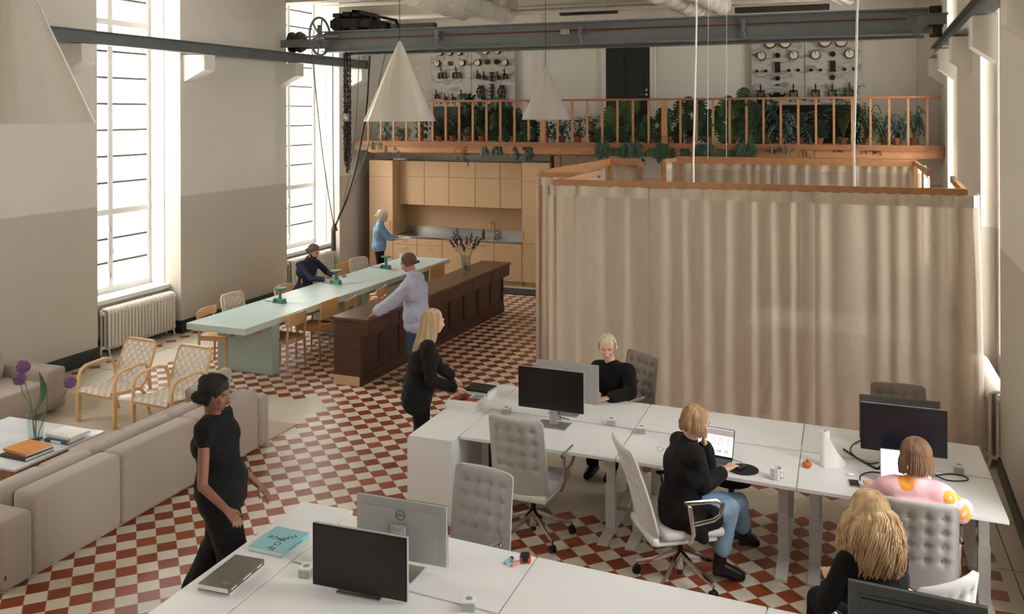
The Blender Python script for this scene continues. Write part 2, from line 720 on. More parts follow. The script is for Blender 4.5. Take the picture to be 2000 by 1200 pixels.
duct((805, -8), (903, 22), 5.33, .165, 'big white round ceiling duct above the middle cone lamp, left one of two twins', 1)
duct((850, -8), (985, 30), 5.45, .18, 'big white round ceiling duct above the middle cone lamp, right one of two twins', 1)
duct((1285, -20), (1358, 14), 5.38, .21, 'fat white round duct above the crane beam left of the white hanging cord', 1)
duct((1345, -20), (1408, 12), 5.42, .16, 'slimmer white round duct just right of the fat one above the crane beam', 1)
duct((1606, -14), (1643, 7), 5.45, .045, 'thin white ceiling pipe above the right end of the crane, left one of two', 1, 0)
duct((1622, -14), (1659, 6), 5.45, .045, 'thin white ceiling pipe above the right end of the crane, right one of two', 1, 0)
pipe([(-9.8, 16.7, 5.5), (1.6, 16.7, 5.5)], .05, 'long thin white pipe crossing the room under the ceiling behind the crane beam', 'ceiling_pipe', 'pipe')
pipe([(-9.8, 15.6, 5.66), (1.6, 15.6, 5.66)], .035, 'slender white pipe crossing the room high under the ceiling', 'ceiling_pipe', 'pipe')
# solid dark bars stand in for shaded recesses between the ceiling beams
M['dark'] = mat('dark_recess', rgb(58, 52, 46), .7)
for lab, p0, p1 in (('long dark bar of recess shade behind the crane beam left of the far cone lamp', (768, 52), (850, 50)),
                    ('dark bar of recess shade under the ceiling right of the fat white duct', (1436, 22), (1620, 12)),
                    ('narrow dark bar of recess shade under the ceiling behind the far cone lamp', (1095, 26), (1205, 20))):
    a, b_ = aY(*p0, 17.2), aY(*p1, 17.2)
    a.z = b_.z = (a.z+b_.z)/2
    o = MB().bar(a, b_, .18, .1).build('recess_shade_bar', M['dark'])
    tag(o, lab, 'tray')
# ================================================================ GALLERY, CRANE, LAMPS, SWITCHBOARDS
M['pine'] = mat('orange_pine', rgb(180, 128, 88), .45, var=.15, scale=4, stretch=(1.5, 10, 10), bump=.05)
M['pine_dark'] = mat('aged_pine', rgb(158, 104, 70), .45, var=.15, scale=5, stretch=(10, 10, 1.5))
GY = 16.9
gal = MB().box((-9.86, GY+.05, 2.72), (1.64, 18.29, 2.9))
gal = gal.build('floor_gallery', mat('gallery_soffit_paint', rgb(205, 197, 184), .7))
gal['kind'] = 'structure'
fb = thing('gallery_edge_beam', 'long orange pine beam along the front edge of the plant filled gallery', 'beam', (-9.9, GY, 2.69))
MB().box((.45, -.08, 0), (11.5, .0, .14)).build('lower_board', M['pine'], fb)
MB().box((.2, -.12, .14), (11.5, .05, .175)).box((.15, -.1, .175), (11.5, .05, .23)).build('upper_moulding', M['pine_dark'], fb)
MB().box((.45, 0, -.03), (11.5, .12, .0)).build('soffit_strip', M['pine_dark'], fb)
rl = thing('gallery_railing', 'orange pine railing with square balusters in front of the gallery plants', 'railing', (-9.9, GY-.02, 2.92))
MB().box((.5, -.04, .81), (11.48, .045, .85), bev=.008).build('top_rail', M['pine_dark'], rl)
bx0 = aY(720.5, 235, GY).x+9.9
bx1 = aY(1811, 235, GY).x+9.9
first = None
for k in range(37):
    x = bx0+(bx1-bx0)*k/36
    if k in (13, 21):
        MB().box((x-.05, -.045, 0), (x+.05, .04, .81)).build('post', M['pine'], rl)
        continue
    if first is None:
        first = MB().box((-.019, -.019, 0), (.019, .019, .81)).build('baluster', M['pine'], rl)
        first.location = (x, 0, 0)
    else:
        o = first.copy()
        COL.objects.link(o)
        o.parent = rl
        o.location = (x, 0, 0)
# posts that carry the gallery
p = aY(1088, 330, GY+.15)
tag(MB().box((p.x-.05, GY+.1, 0), (p.x+.07, GY+.22, 2.69)).build('timber_post', M['pine']), 'pine post under the gallery beside the right end of the kitchen', 'post')
tag(MB().box((p.x-.17, GY+.25, 2.2), (p.x-.06, GY+.5, 2.7)).build('steel_bracket', M['black']), 'small black bracket under the gallery left of the pine post', 'bracket')

M['brass'] = mat('brushed_brass', rgb(190, 140, 110), .35, 1.)
sp_l = ['under the gallery above the tall left kitchen cabinet', 'under the gallery, second from the left wall', 'under the gallery above the right half of the kitchen', 'under the gallery behind the left curtain corner', 'under the gallery above the gap between the curtains']
for (px, py), l in zip(((749, 300), (858, 300), (1001, 305), (1127, 306), (1275, 306)), sp_l):
    q = aY(px, py, GY+.35)
    t = thing('spotlight', 'tiny brass tube spotlight '+l, 'spotlight', (q.x, GY+.35, 2.6), 0, 'gallery spotlights')
    MB().cyl((0, 0, 0), (0, 0, .1), .022).build('housing', M['brass'], t, True)
    MB().cyl((0, 0, .1), (0, 0, .125), .008).build('stem', M['black'], t)

# ---- crane rails on corbels
YR0 = -4.3
rw = thing('crane_rail', 'grey steel crane rail running on white corbels along the left window wall', 'rail', (-9.58, 0, 4.45))
MB().box((-.01, YR0, .012), (.01, 16.93, .165)).build('web', M['steel_grey'], rw)
MB().box((-.09, YR0, .165), (.09, 16.93, .18)).build('top_flange', M['steel_grey'], rw)
MB().box((-.09, YR0, 0), (.09, 16.93, .012)).build('bottom_flange', M['steel_grey'], rw)
MB().box((-.08, 16.93, 0), (.09, 16.96, .3)).build('end_stop', M['steel_grey'], rw)
bo = MB()
for yy in (12.9, 13.05, 13.2, 13.35, 13.5, 13.65):
    for z in (.04, .07, .1, .13):
        bo.cyl((.008, yy, z), (.02, yy, z), .009, 6)
bo.build('rivets', M['steel_grey'], rw)
cor = ['left of the near tall window', 'just right of the near tall window', 'just left of the far tall window', 'in the far left corner behind the chains', 'beside the camera on the left wall', 'on the left wall out by the near pier']
for k, yy in enumerate((9.33, 11.77, 14.3, 16.72, 6.9)):
    t = MB()
    t.loft([[Vector((-9.9, yy-.13, 4.44)), Vector((-9.9, yy-.13, 4.0)), Vector((-9.47, yy-.13, 4.2)), Vector((-9.47, yy-.13, 4.44))],
            [Vector((-9.9, yy+.13, 4.44)), Vector((-9.9, yy+.13, 4.0)), Vector((-9.47, yy+.13, 4.2)), Vector((-9.47, yy+.13, 4.44))]])
    tag(t.build('corbel', M['wall_white']), 'white plastered corbel under the grey rail '+cor[k], 'corbel', 'corbels under the left crane rail')
RX0 = lambda Y: RXY(Y)-.12
rr_ = thing('crane_rail', 'grey steel crane rail on white corbels along the right wall, top right corner', 'rail', (0, 0, 4.45))


def rbar(y0, y1, d0, d1, z0, z1):
    return MB().prism([(RX0(y0)+d0, y0), (RX0(y1)+d0, y1), (RX0(y1)+d1, y1), (RX0(y0)+d1, y0)], z0, z1)


rbar(YR0, 17.5, -.01, .01, .012, .165).build('web', M['steel_grey'], rr_)
rbar(YR0, 17.5, -.08, .08, .165, .18).build('top_flange', M['steel_grey'], rr_)
rbar(YR0, 17.5, -.08, .08, 0, .012).build('bottom_flange', M['steel_grey'], rr_)
cor = ['farthest, next to the gallery railing', 'second from the gallery', 'third from the gallery', 'second nearest, above the near right window', 'nearest, cut by the right edge']
for k, yy in enumerate((17.3, 14.72, 12.4, 9.82, 7.35)):
    x0, x1 = RX0(yy)-.1, RXY(yy)-.002
    y0, y1 = yy, yy+.3
    t = MB()
    t.loft([[Vector((x1, y, 4.43)), Vector((x1, y, 3.97)), Vector((x0, y, 4.13)), Vector((x0, y, 4.43))] for y in (y0, y1)])
    tag(t.build('corbel', M['wall_white']), 'white plastered corbel under the right wall rail, '+cor[k], 'corbel', 'corbels under the right crane rail')

# ---- travelling crane
CYY = 13.9
cr = thing('travelling_crane', 'grey steel travelling crane beam spanning the room, spoked hand wheel at its left end', 'crane', (-4, CYY+.1, 4.6))
L0, L1 = -4.75, 5.15
MB().box((L0, 0, .02), (L1, .018, .36)).build('web', M['steel_grey'], cr)
MB().box((L0, -.1, .35), (L1, .12, .372)).build('top_flange', M['steel_grey'], cr)
MB().box((L0, -.1, 0), (L1, .12, .02)).build('bottom_flange', M['steel_grey'], cr)
MB().box((L0, .75, 0), (L1, .95, .02)).box((L0, .84, .02), (L1, .86, .36)).box((L0, .75, .36), (L1, .95, .38)).build('rear_girder', M['steel_grey'], cr)
M['copper'] = mat('oxidised_copper', rgb(120, 68, 46), .5, .6)
MB().cyl((L0, -.08, .225), (L1-.3, -.08, .225), .013, 8).build('power_rail', M['copper'], cr)
for k, px in enumerate((853, 1133, 1452)):
    q = aY(px, 60, CYY).x+4
    t = MB().box((q-.03, -.13, .14), (q+.03, -.01, .3)).bar((q, -.12, .16), (q+.05, -.14, .02), .05, .02).box((q-.02, -.15, -.0), (q+.14, -.01, .03)).build('rail_support', M['steel_grey'], cr)
q = aY(1104, 56, CYY).x+4
pl = MB().box((q-.07, -.125, .17), (q+.07, -.115, .24)).build('number_plate', mat('cream_plate', rgb(190, 184, 170), .6), cr)
text('010', .07, M['black'], pl, (q, -.127, .205), (pi/2, 0, 0), sp=1.1)
# end carriage, left
for xx in (-5.62, -5.46):
    MB().lathe([(.05, -.06), (.2, -.05), (.2, -.03), (.17, -.03), (.17, .03), (.05, .05)], 28, Matrix.Translation((xx, .35, .235)) @ Matrix.Rotation(pi/2, 4, 'Y')).build('running_wheel', mat('worn_cast_iron', rgb(96, 90, 86), .5, .7), cr, True)
MB().box((-5.75, .1, .12), (L0+.02, .14, .26)).box((-5.75, .55, .12), (L0+.02, .6, .26)).cyl((-5.7, .35, .235), (L0, .35, .235), .03).build('end_carriage', M['steel_grey'], cr)
hw = MB()
hr = .33
ring = [(0, hr*cos(2*pi*k/36), hr*sin(2*pi*k/36)) for k in range(37)]
hw.tube(ring, .022, 8)
for k in range(6):
    a = 2*pi*k/6+.3
    hw.cyl((0, 0, 0), (0, hr*cos(a), hr*sin(a)), .015, 8)
hw.cyl((-.06, 0, 0), (.1, 0, 0), .045, 12)
q = aY(631, 72, CYY-.1)
hw = hw.build('hand_wheel', M['steel_grey'], cr, True)
hw.location = (q.x+4, -.3, q.z-4.6)
MB().cyl((q.x+4-.3, -.3, q.z-4.6), (q.x+4+.35, -.3, q.z-4.6), .02).box((q.x+4-.22, -.04, .1), (q.x+4-.18, .06, .5)).build('wheel_bracket', M['steel_grey'], cr)
# trolley on top
M['iron'] = mat('black_iron', rgb(44, 40, 38), .6, .3)
tx0, tx1 = aY(660, 50, CYY+.4).x, aY(757, 50, CYY+.4).x
t = thing('hoist_trolley', 'black iron hoist trolley with slatted top standing on the left end of the crane beam', 'hoist', ((tx0+tx1)/2, CYY+.55, 4.98))
hw2 = (tx1-tx0)/2
MB().box((-hw2, -.42, .06), (hw2*.55, -.36, .2)).box((-hw2, .36, .06), (hw2*.55, .42, .2)).box((-hw2*.9, -.4, .16), (hw2*.4, .4, .22)).build('frame', M['iron'], t)
for xx in (-hw2*.75, -.02):
    for yy in (-.4, .36):
        MB().cyl((xx, yy-.04, .1), (xx, yy+.06, .1), .1, 20).build('wheel', M['iron'], t, True)
MB().bar((-.1, 0, .36), (hw2*.8, 0, .24), .7, .05).bar((hw2*.8, -.35, .26), (hw2, -.35, .02), .05, .04).bar((hw2*.8, .35, .26), (hw2, .35, .02), .05, .04).tube([(hw2*.62, -.35, .25), (hw2*.5, -.35, .18), (hw2*.45, -.35, 0)], .02).build('sloping_guard', M['iron'], t)
sl = MB()
for k in range(3):
    sl.box((-.5+k*.2, -.35, .26), (-.36+k*.2, .35, .33+.02*k))
sl.build('top_slats', M['iron'], t)
MB().cyl((-.45, -.3, .14), (-.45, .3, .14), .12, 20).box((-.25, -.3, 0.02), (.25, .3, .2)).build('winding_drum', M['iron'], t, True)
# right end carriage and drum
e = MB().cyl((5.25, .1, -.04), (5.25, .1, .4), .085, 20).cyl((5.25, .1, .1), (5.25, .1, .25), .1, 20)
e.build('end_drum', mat('rusty_brown_iron', rgb(66, 48, 42), .6, .3), cr, True)
MB().box((5.0, -.04, .13), (5.38, .02, .28)).box((4.9, -.06, .27), (5.4, .12, .29)).box((4.75, -.02, 0), (5.2, 0, .1)).bar((4.95, -.05, -.02), (5.1, -.05, .15), .03, .1).build('end_carriage', M['steel_grey'], cr)

# ---- chains
M['chain'] = mat('dark_chain_steel', rgb(74, 66, 58), .45, .8)
M['rope'] = mat('grey_rope', rgb(110, 104, 94), .8)


def links(mb, x, y, z0, z1, s=.05, r=.009, rnd=random.Random(1)):
    z = z0
    k = 0
    while z > z1:
        a = pi/2*(k % 2)+rnd.uniform(-.3, .3)
        pts = []
        for q in range(9):
            t_ = 2*pi*q/8
            lx, lz = cos(t_)*s*.36, sin(t_)*s*.62
            pts.append((x+lx*cos(a), y+lx*sin(a), z+lz))
        mb.tube(pts, r, 4, caps=False)
        z -= s*.78
        k += 1


cq = aY(677, 200, CYY+.5)
ch = thing('hoist_chain', 'bundle of heavy dark chains with a hook hanging from the left end of the crane', 'chain', (cq.x, cq.y, 4.6))
rnd = random.Random(4)
zb = aY(677, 335, CYY+.5).z-4.6
for k, (dx, dy, r0, b0) in enumerate(((-.05, .02, 0, -1.28), (.0, 0, 0, zb+.1), (.03, -.03, -.0, zb), (.05, .03, 0, zb+.2), (-.02, -.03, -1.15, zb+.15), (.02, .03, -1.2, zb+.05))):
    m_ = MB()
    links(m_, dx, dy, r0-.02, b0, .062, .011, rnd)
    m_.build('chain_strand', M['chain'], ch, True)
MB().tube([(-.04, 0, -1.2), (-.06, 0, -1.3), (-.1, 0, -1.36), (-.06, 0, -1.44), (-.02, 0, -1.38)], [.03, .035, .03, .025, .01]).box((-.08, -.05, -1.25), (.06, .05, -1.1), bev=.01).build('hook', M['alu'], ch, True)
# ---- control ropes gathered at the wall
g_ = aY(653, 442, 15.95)
rp = thing('hoist_ropes', 'slack grey control ropes from the crane gathered in a knot beside the far left window', 'rope', (g_.x, g_.y, g_.z))
R_ = lambda pts: [aY(px, py, yy)-g_ for px, py, yy in pts]
for k, (pts, r) in enumerate((([(609, 98, 13.7), (618, 190, 13.95), (630, 300, 14.6), (643, 390, 15.4), (652, 440, 15.94)], .011),
                              ([(650, 104, 13.9), (650, 220, 14.3), (651, 330, 15), (653, 440, 15.95)], .011),
                              ([(701, 108, 14.2), (696, 230, 14.6), (684, 330, 15.2), (668, 400, 15.7), (655, 440, 15.95)], .008),
                              ([(722, 110, 14.2), (716, 210, 14.6), (708, 260, 14.9), (692, 340, 15.4), (670, 405, 15.8), (655, 441, 15.95)], .02),
                              ([(752, 105, 14.2), (735, 190, 14.5), (718, 290, 15), (690, 365, 15.6), (656, 441, 15.95)], .01))):
    P = R_(pts)
    # smooth curve through the points
    out = []
    for i in range(len(P)-1):
        p0, p1, p2, p3 = P[max(0, i-1)], P[i], P[i+1], P[min(len(P)-1, i+2)]
        for s_ in range(6):
            u = s_/6
            out.append(.5*((2*p1)+(p2-p0)*u+(2*p0-5*p1+4*p2-p3)*u*u+(3*p1-p0-3*p2+p3)*u**3))
    out.append(P[-1])
    MB().tube(out, r, 6).build('rope', M['chain'] if k == 3 else M['rope'], rp, True)
MB().tube([(0, 0, .05), (.0, 0, -.08), (-.02, 0, -.1), (-.02, 0, -.5)], [.03, .07, .045, .05], 10).build('knot', mat('brown_rope', rgb(84, 70, 56), .8), rp, True)

# ---- spun aluminium cone lamps
lm = bpy.data.materials.new('spun_aluminium')
lm.use_nodes = True
nt, bs = nodes(lm)
bs.inputs['Base Color'].default_value = rgb(222, 217, 208)
bs.inputs['Metallic'].default_value = .6
bs.inputs['Roughness'].default_value = .3
bs.inputs['Anisotropic'].default_value = .8
bs.inputs['Anisotropic Rotation'].default_value = .25
tn = nt.nodes.new('ShaderNodeTangent')
tn.direction_type = 'RADIAL'
tn.axis = 'Z'
nt.links.new(tn.outputs[0], bs.inputs['Tangent'])
tc = nt.nodes.new('ShaderNodeTexCoord')
wv = nt.nodes.new('ShaderNodeTexNoise')
mp = nt.nodes.new('ShaderNodeMapping')
mp.inputs['Scale'].default_value = (.5, .5, 160)
nt.links.new(tc.outputs['Object'], mp.inputs['Vector'])
nt.links.new(mp.outputs['Vector'], wv.inputs['Vector'])
bp = nt.nodes.new('ShaderNodeBump')
bp.inputs['Strength'].default_value = .35
bp.inputs['Distance'].default_value = .03
sx_ = nt.nodes.new('ShaderNodeSeparateXYZ')
nt.links.new(tc.outputs['Object'], sx_.inputs[0])
at_ = math_node(nt, 'ARCTAN2', sx_.outputs[1], sx_.outputs[0])
an_ = nt.nodes.new('ShaderNodeTexNoise')
an_.noise_dimensions = '1D'
an_.inputs['Scale'].default_value = 2.2
an_.inputs['Detail'].default_value = 2
nt.links.new(at_, an_.inputs['W'])
nt.links.new(math_node(nt, 'ADD', math_node(nt, 'MULTIPLY', an_.outputs['Fac'], 1.), math_node(nt, 'MULTIPLY', wv.outputs['Fac'], .02)), bp.inputs['Height'])
nt.links.new(bp.outputs['Normal'], bs.inputs['Normal'])
lw = mat('lamp_inside_white', rgb(235, 232, 226), .5)


def cone_lamp(label, x, y, z, r, h):
    t = thing('pendant_lamp', label, 'lamp', (x, y, z), 0, 'spun aluminium cone lamps')
    MB().lathe([(r, 0), (r*.985, .004), (.02, h-.012), (.012, h)], 96, None, False).lathe([(r, 0), (r-.012, .0), (.012, h-.03)], 96, None, False).build('lamp_shade', lm, t, radians(60))
    MB().cyl((0, 0, h-.01), (0, 0, WZ-z), .004, 8).build('cord', M['black'], t)
    MB().cyl((0, 0, h-.3), (0, 0, h-.18), .03).ell((0, 0, h-.36), .05).build('bulb', lw, t, True)
    MB().cyl((0, 0, WZ-z-.04), (0, 0, WZ-z), .05).build('ceiling_rose', M['wall_white'], t, True)
    return t


cone_lamp('large spun aluminium cone lamp hanging nearest, cut by the top left corner', -4.52, 3.9, 3.435, .43, .97)
cone_lamp('spun aluminium cone lamp hanging in the middle, in front of the gallery', -4.58, 8.86, 3.405, .4, .885)
cone_lamp('spun aluminium cone lamp farthest away, in front of the gallery plants', -4.52, 13.86, 3.39, .4, .86)
for lab, px, py, yy, r, m_ in (('thick white cord hanging down into the curtained booth, left of its twin', 1356, 380, 11.6, .012, M['white']), ('thick white cord hanging to the front curtain rail, right of its twin', 1670, 374, 9.9, .012, M['white']),
                               ('hair thin wire hanging just right of the left white cord', 1383, 310, 12.2, .0025, M['alu']), ('hair thin wire hanging above the plant cluster right of the other thin wires', 1419, 308, 12.8, .0025, M['alu'])):
    q = aY(px, py, yy)
    dxx = .035 if r > .01 else .01
    o = MB().tube([(q.x-dxx*.2, yy, q.z), (q.x-dxx*.3, yy, q.z+.4), (q.x+dxx*.3, yy, q.z+1.2), (q.x+dxx, yy, q.z+2.2), (q.x+dxx, yy, WZ)], r, 8).build('hanging_cord', m_, None, True)
    tag(o, lab, 'cord')

# ---- gallery wall: door, marble switchboards, pipes
GW = 18.3
d = bpy.data.objects.new('door_1', None)
COL.objects.link(d)
d['kind'] = 'structure'
M['door'] = mat('black_green_door_paint', rgb(32, 36, 34), .4)
q0_, q1_ = aY(1185, 200, GW).x, aY(1270, 200, GW).x
zt = 5.05
f = MB().box((q0_, GW-.06, 2.9), (q1_, GW-.001, zt)).build('door_leaf', M['door'], d)
w_ = q1_-q0_
pn = MB()
for c_ in (0, 1):
    x0 = q0_+.11+c_*(w_-.11)/2
    x1 = x0+(w_-.33)/2
    for z0, z1 in ((3.05, 3.7), (3.85, 4.25), (4.38, 4.95)):
        pn.box((x0, GW-.075, z0), (x1, GW-.061, z1)).box((x0+.03, GW-.085, z0+.03), (x1-.03, GW-.076, z1-.03))
pn.build('door_panels', M['door'], d)
MB().cyl((q1_-.06, GW-.1, 3.97), (q1_-.06, GW-.06, 3.97), .025).cyl((q1_-.06, GW-.1, 3.87), (q1_-.06, GW-.06, 3.87), .025).cyl((q1_-.07, GW-.11, 3.87), (q1_-.2, GW-.11, 3.87), .01).build('door_handle', M['chrome'], d, True)
MB().box((q0_-.1, GW-.05, 2.9), (q0_-.001, GW-.001, zt+.1)).box((q1_+.001, GW-.05, 2.9), (q1_+.1, GW-.001, zt+.1)).box((q0_, GW-.05, zt), (q1_, GW-.001, zt+.1)).build('door_frame', M['wall_white'], d)
for px, l in ((1279, 'right of the dark gallery door'), (1056, 'behind the farthest cone lamp'), (1788, 'near the right wall')):
    q = aY(px, 200, GW-.05)
    tag(MB().cyl((q.x, GW-.05, 2.92), (q.x, GW-.05, 5.6), .018).box((q.x-.04, GW-.06, 3.9), (q.x+.04, GW-.001, 3.92)).build('wall_pipe', M['wall_white'], None, True), 'thin vertical white pipe on the gallery wall '+l, 'pipe')

mm = mat('grey_marble', rgb(176, 170, 162), .3)
nt, bs = nodes(mm)
tc = nt.nodes.new('ShaderNodeTexCoord')
n1 = nt.nodes.new('ShaderNodeTexNoise')
n1.inputs['Scale'].default_value = 2.2
n1.inputs['Detail'].default_value = 9
n1.inputs['Distortion'].default_value = 1.6
mp = nt.nodes.new('ShaderNodeMapping')
mp.inputs['Rotation'].default_value = (0, .8, 0)
mp.inputs['Scale'].default_value = (1, 1, 3)
nt.links.new(tc.outputs['Object'], mp.inputs['Vector'])
nt.links.new(mp.outputs['Vector'], n1.inputs['Vector'])
rp_ = nt.nodes.new('ShaderNodeValToRGB')
el = rp_.color_ramp.elements
el[0].position, el[0].color = .38, rgb(150, 144, 136)
el[1].position, el[1].color = .52, rgb(192, 186, 177)
nt.links.new(n1.outputs['Fac'], rp_.inputs['Fac'])
nt.links.new(rp_.outputs['Color'], bs.inputs['Base Color'])
M['dial'] = mat('cream_dial', rgb(226, 212, 180), .4)
M['bake'] = mat('black_bakelite', rgb(26, 22, 20), .35)
M['redbr'] = mat('dark_copper_blades', rgb(98, 48, 38), .4, .6)
SY = GW-.12


def P_(px, py, dy=0.):
    q = aY(px, py, SY-dy)
    return q


def switchboard(label, x0, x1, xm, ytop, ybot, gauges, knobs, switches, extra):
    a, b_ = P_(x0, ybot), P_(x1, ybot)
    t = thing('switchboard', label, 'switchboard', (a.x, SY, 2.9))
    L = lambda px, py, dy=0.: P_(px, py, dy)-Vector((a.x, SY, 2.9))
    m_ = L(xm, ybot)
    z0, z1 = m_.z, 2.14
    MB().box((0, 0, z0), (m_.x-.006, .04, z1)).build('marble_slab', mm, t)
    MB().box((m_.x+.006, 0, z0), (b_.x-a.x, .04, z1)).build('marble_slab', mm, t)
    MB().box((.02, .02, 0), (b_.x-a.x-.02, .1, z0-.01)).build('black_plinth', M['bake'], t)
    for px, py, rr in gauges:
        c_ = L(px, py)
        rr = rr*.0093
        gg = MB().lathe([(rr, 0), (rr, .07), (rr*.86, .09), (rr*.84, .08)], 24, Matrix.Translation(c_) @ Matrix.Rotation(pi/2, 4, 'X')).build('gauge', M['bake'], t, True)
        MB().cyl(c_-Vector((0, .079, 0)), c_-Vector((0, .082, 0)), rr*.84, 24).build('dial', M['dial'], gg)
        MB().bar(c_-Vector((0, .084, rr*.1)), c_+Vector((rnd.uniform(-.6, .1)*rr, -.084, rr*.6)), .006, .003, (0, 1, 0)).cyl(c_+Vector((-rr*.12, -.083, rr*.55)), c_+Vector((-rr*.12, -.086, rr*.55)), rr*.14, 8).build('needle', M['bake'], gg)
    for px, py, rr in knobs:
        c_ = L(px, py)
        MB().cyl(c_, c_-Vector((0, .05, 0)), rr*.0093, 12).build('knob', M['bake'], t, True)
    for px, py, w__, h__, n in switches:
        c_ = L(px, py)
        k = .0093
        s_ = MB()
        s_.bar(c_+Vector((0, -.08, -h__*k*.15)), c_+Vector((0, -.13, h__*k*.55)), .022, .022).bar(c_+Vector((-w__*k*.5, -.08, 0)), c_+Vector((w__*k*.5, -.08, 0)), .02, .03)
        s_.bar(c_+Vector((-w__*k*.25, -.12, h__*k*.3)), c_+Vector((w__*k*.3, -.12, h__*k*.3)), .01, .01)
        s_ = s_.build('knife_switch', M['bake'], t)
        for q in range(n):
            xx = w__*k*(-.5+q/(n-1))
            MB().box((c_.x+xx-.012, -.09, c_.z-h__*k*.45), (c_.x+xx+.012, -.03, c_.z)).box((c_.x+xx-.016, -.05, c_.z-h__*k*.5), (c_.x+xx+.016, 0, c_.z-h__*k*.36)).build('blade', M['redbr'], s_)
    for nm, fn in extra:
        fn(L, t, nm)
    return t


U = lambda cx, cy: (820+cx/6.667, 60+cy/6.667)
def rheo(L, t, nm):
    for cx in (803, 1075):
        c_ = L(*U(cx, 795))
        MB().tube([c_+Vector((.085*cos(a*pi/8), -.06, .085*sin(a*pi/8))) for a in range(17)], .018, 6).cyl(c_, c_-Vector((0, .1, 0)), .03).bar(c_-Vector((.08, .07, 0)), c_+Vector((.08, -.07, 0)), .02, .02).bar(c_-Vector((0, .07, .08)), c_+Vector((0, -.07, .08)), .02, .02).box((c_.x-.05, -.06, c_.z+.08), (c_.x+.05, -.0, c_.z+.14)).box((c_.x-.07, -.08, c_.z-.14), (c_.x+.07, 0, c_.z-.07)).build('rheostat_wheel', M['bake'], t)
    lad = MB()
    for cy in (700, 748, 795, 842, 888):
        c_ = L(*U(940, cy))
        lad.box((c_.x-.05, -.07, c_.z-.012), (c_.x+.05, -.02, c_.z+.012))
    c_, e_ = L(*U(940, 700)), L(*U(940, 888))
    lad.box((c_.x-.008, -.05, e_.z), (c_.x+.008, -.0, c_.z))
    lad.build('contact_ladder', M['bake'], t)
    c_ = L(*U(947, 600))
    MB().cyl(c_+Vector((0, -.05, .1)), c_+Vector((0, -.05, -.1)), .025).box((c_.x-.04, -.07, c_.z+.07), (c_.x+.04, 0, c_.z+.1)).box((c_.x-.04, -.07, c_.z-.1), (c_.x+.04, 0, c_.z-.07)).box((c_.x-.035, -.07, c_.z-.015), (c_.x+.035, 0, c_.z+.015)).build('fuse', M['bake'], t, True)


switchboard('grey marble switchboard on the gallery wall between the middle and far cone lamps', 842, 1005, 921, 90, 208,
            [(*U(x, y), 8) for x, y in ((277, 283), (398, 283), (522, 280), (865, 270), (1018, 268), (238, 427), (558, 422), (765, 418), (1117, 413))],
            [(*U(x, y), r) for x, y, r in ((160, 267, 2.2), (677, 255, 2.2), (1210, 242, 2.2), (400, 427, 5.5), (885, 410, 6.2), (1005, 407, 6.2), (220, 945, 1.5), (278, 945, 1.5), (340, 945, 1.5), (376, 943, 1.5), (437, 943, 1.5), (600, 941, 1.5))],
            [(*U(305, 555), 18, 26, 3), (*U(495, 552), 19, 26, 3), (*U(775, 575), 7, 20, 2), (*U(858, 590), 6, 18, 2), (*U(1035, 590), 5, 18, 2), (*U(1125, 570), 8, 22, 2), (*U(240, 835), 10, 20, 2), (*U(352, 868), 6, 15, 2), (*U(452, 868), 6, 15, 2), (*U(565, 830), 10, 20, 2)],
            [('r', rheo)])
V = lambda cx, cy: (1450+cx/7.5, 60+cy/7.5)
def bars_(L, t, nm):
    for cx, cy in ((517, 535), (1324, 520)):
        c_ = L(*V(cx, cy))
        MB().box((c_.x-.05, -.06, c_.z-.1), (c_.x+.05, 0, c_.z+.1)).box((c_.x-.058, -.07, c_.z-.105), (c_.x+.058, 0, c_.z-.09)).build('fuse_block', M['bake'], t)
    c_ = L(*V(510, 940))
    MB().tube([c_+Vector((-.15, -.05, .02)), c_+Vector((-.12, -.06, -.02)), c_+Vector((.12, -.06, -.02)), c_+Vector((.15, -.05, .02))], .022, 6).box((c_.x-.06, -.07, c_.z-.02), (c_.x+.06, 0, c_.z+.05)).build('breaker', M['bake'], t)
    c_ = L(*V(512, 795))
    MB().box((c_.x-.045, -.008, c_.z-.012), (c_.x+.045, 0, c_.z+.012)).build('name_strip', M['bake'], t)


switchboard('grey marble switchboard with round gauges on the gallery, the right one above the ferns', 1468, 1683, 1572, 70, 204.5,
            [(*V(x, y), r) for x, y, r in ((412, 180, 11.8), (630, 178, 11.8), (1214, 158, 12.4), (1449, 155, 12.4), (285, 372, 9.2), (757, 362, 9.6), (1078, 355, 9.8), (1573, 342, 9.8))],
            [(*V(x, y), r) for x, y, r in ((155, 160, 2.6), (918, 135, 2.8), (1720, 108, 2.8), (517, 363, 5.5), (1323, 343, 5.8), (214, 592, 3), (347, 590, 3.2), (686, 583, 3.3), (820, 580, 3.3), (1007, 577, 3.3), (1146, 575, 3.3), (1499, 566, 3.3), (1640, 562, 3.3), (517, 700, 5), (1322, 687, 5.2), (707, 1030, 2), (1025, 1025, 2), (1118, 1025, 2), (910, 1015, 2))],
            [(*V(275, 890), 14, 26, 2), (*V(752, 882), 14, 26, 2), (*V(1074, 878), 14, 26, 2), (*V(1318, 876), 14, 26, 2), (*V(1568, 872), 14, 26, 2)],
            [('b', bars_)])
# ================================================================ KITCHEN, TABLES, LOUNGE
M['oakv'] = mat('oak_veneer', rgb(206, 170, 132), .42, var=.06, scale=6, stretch=(30, 30, 1.2), bump=.02)
M['oakv2'] = mat('oak_carcass', rgb(190, 154, 116), .45, var=.06, scale=6, stretch=(30, 30, 1.2))
KR = -radians(2.2)
K0 = Vector((-9.5, 17.12, 0))
KX = Vector((cos(KR), sin(KR), 0))
KN = Vector((-sin(KR), cos(KR), 0))


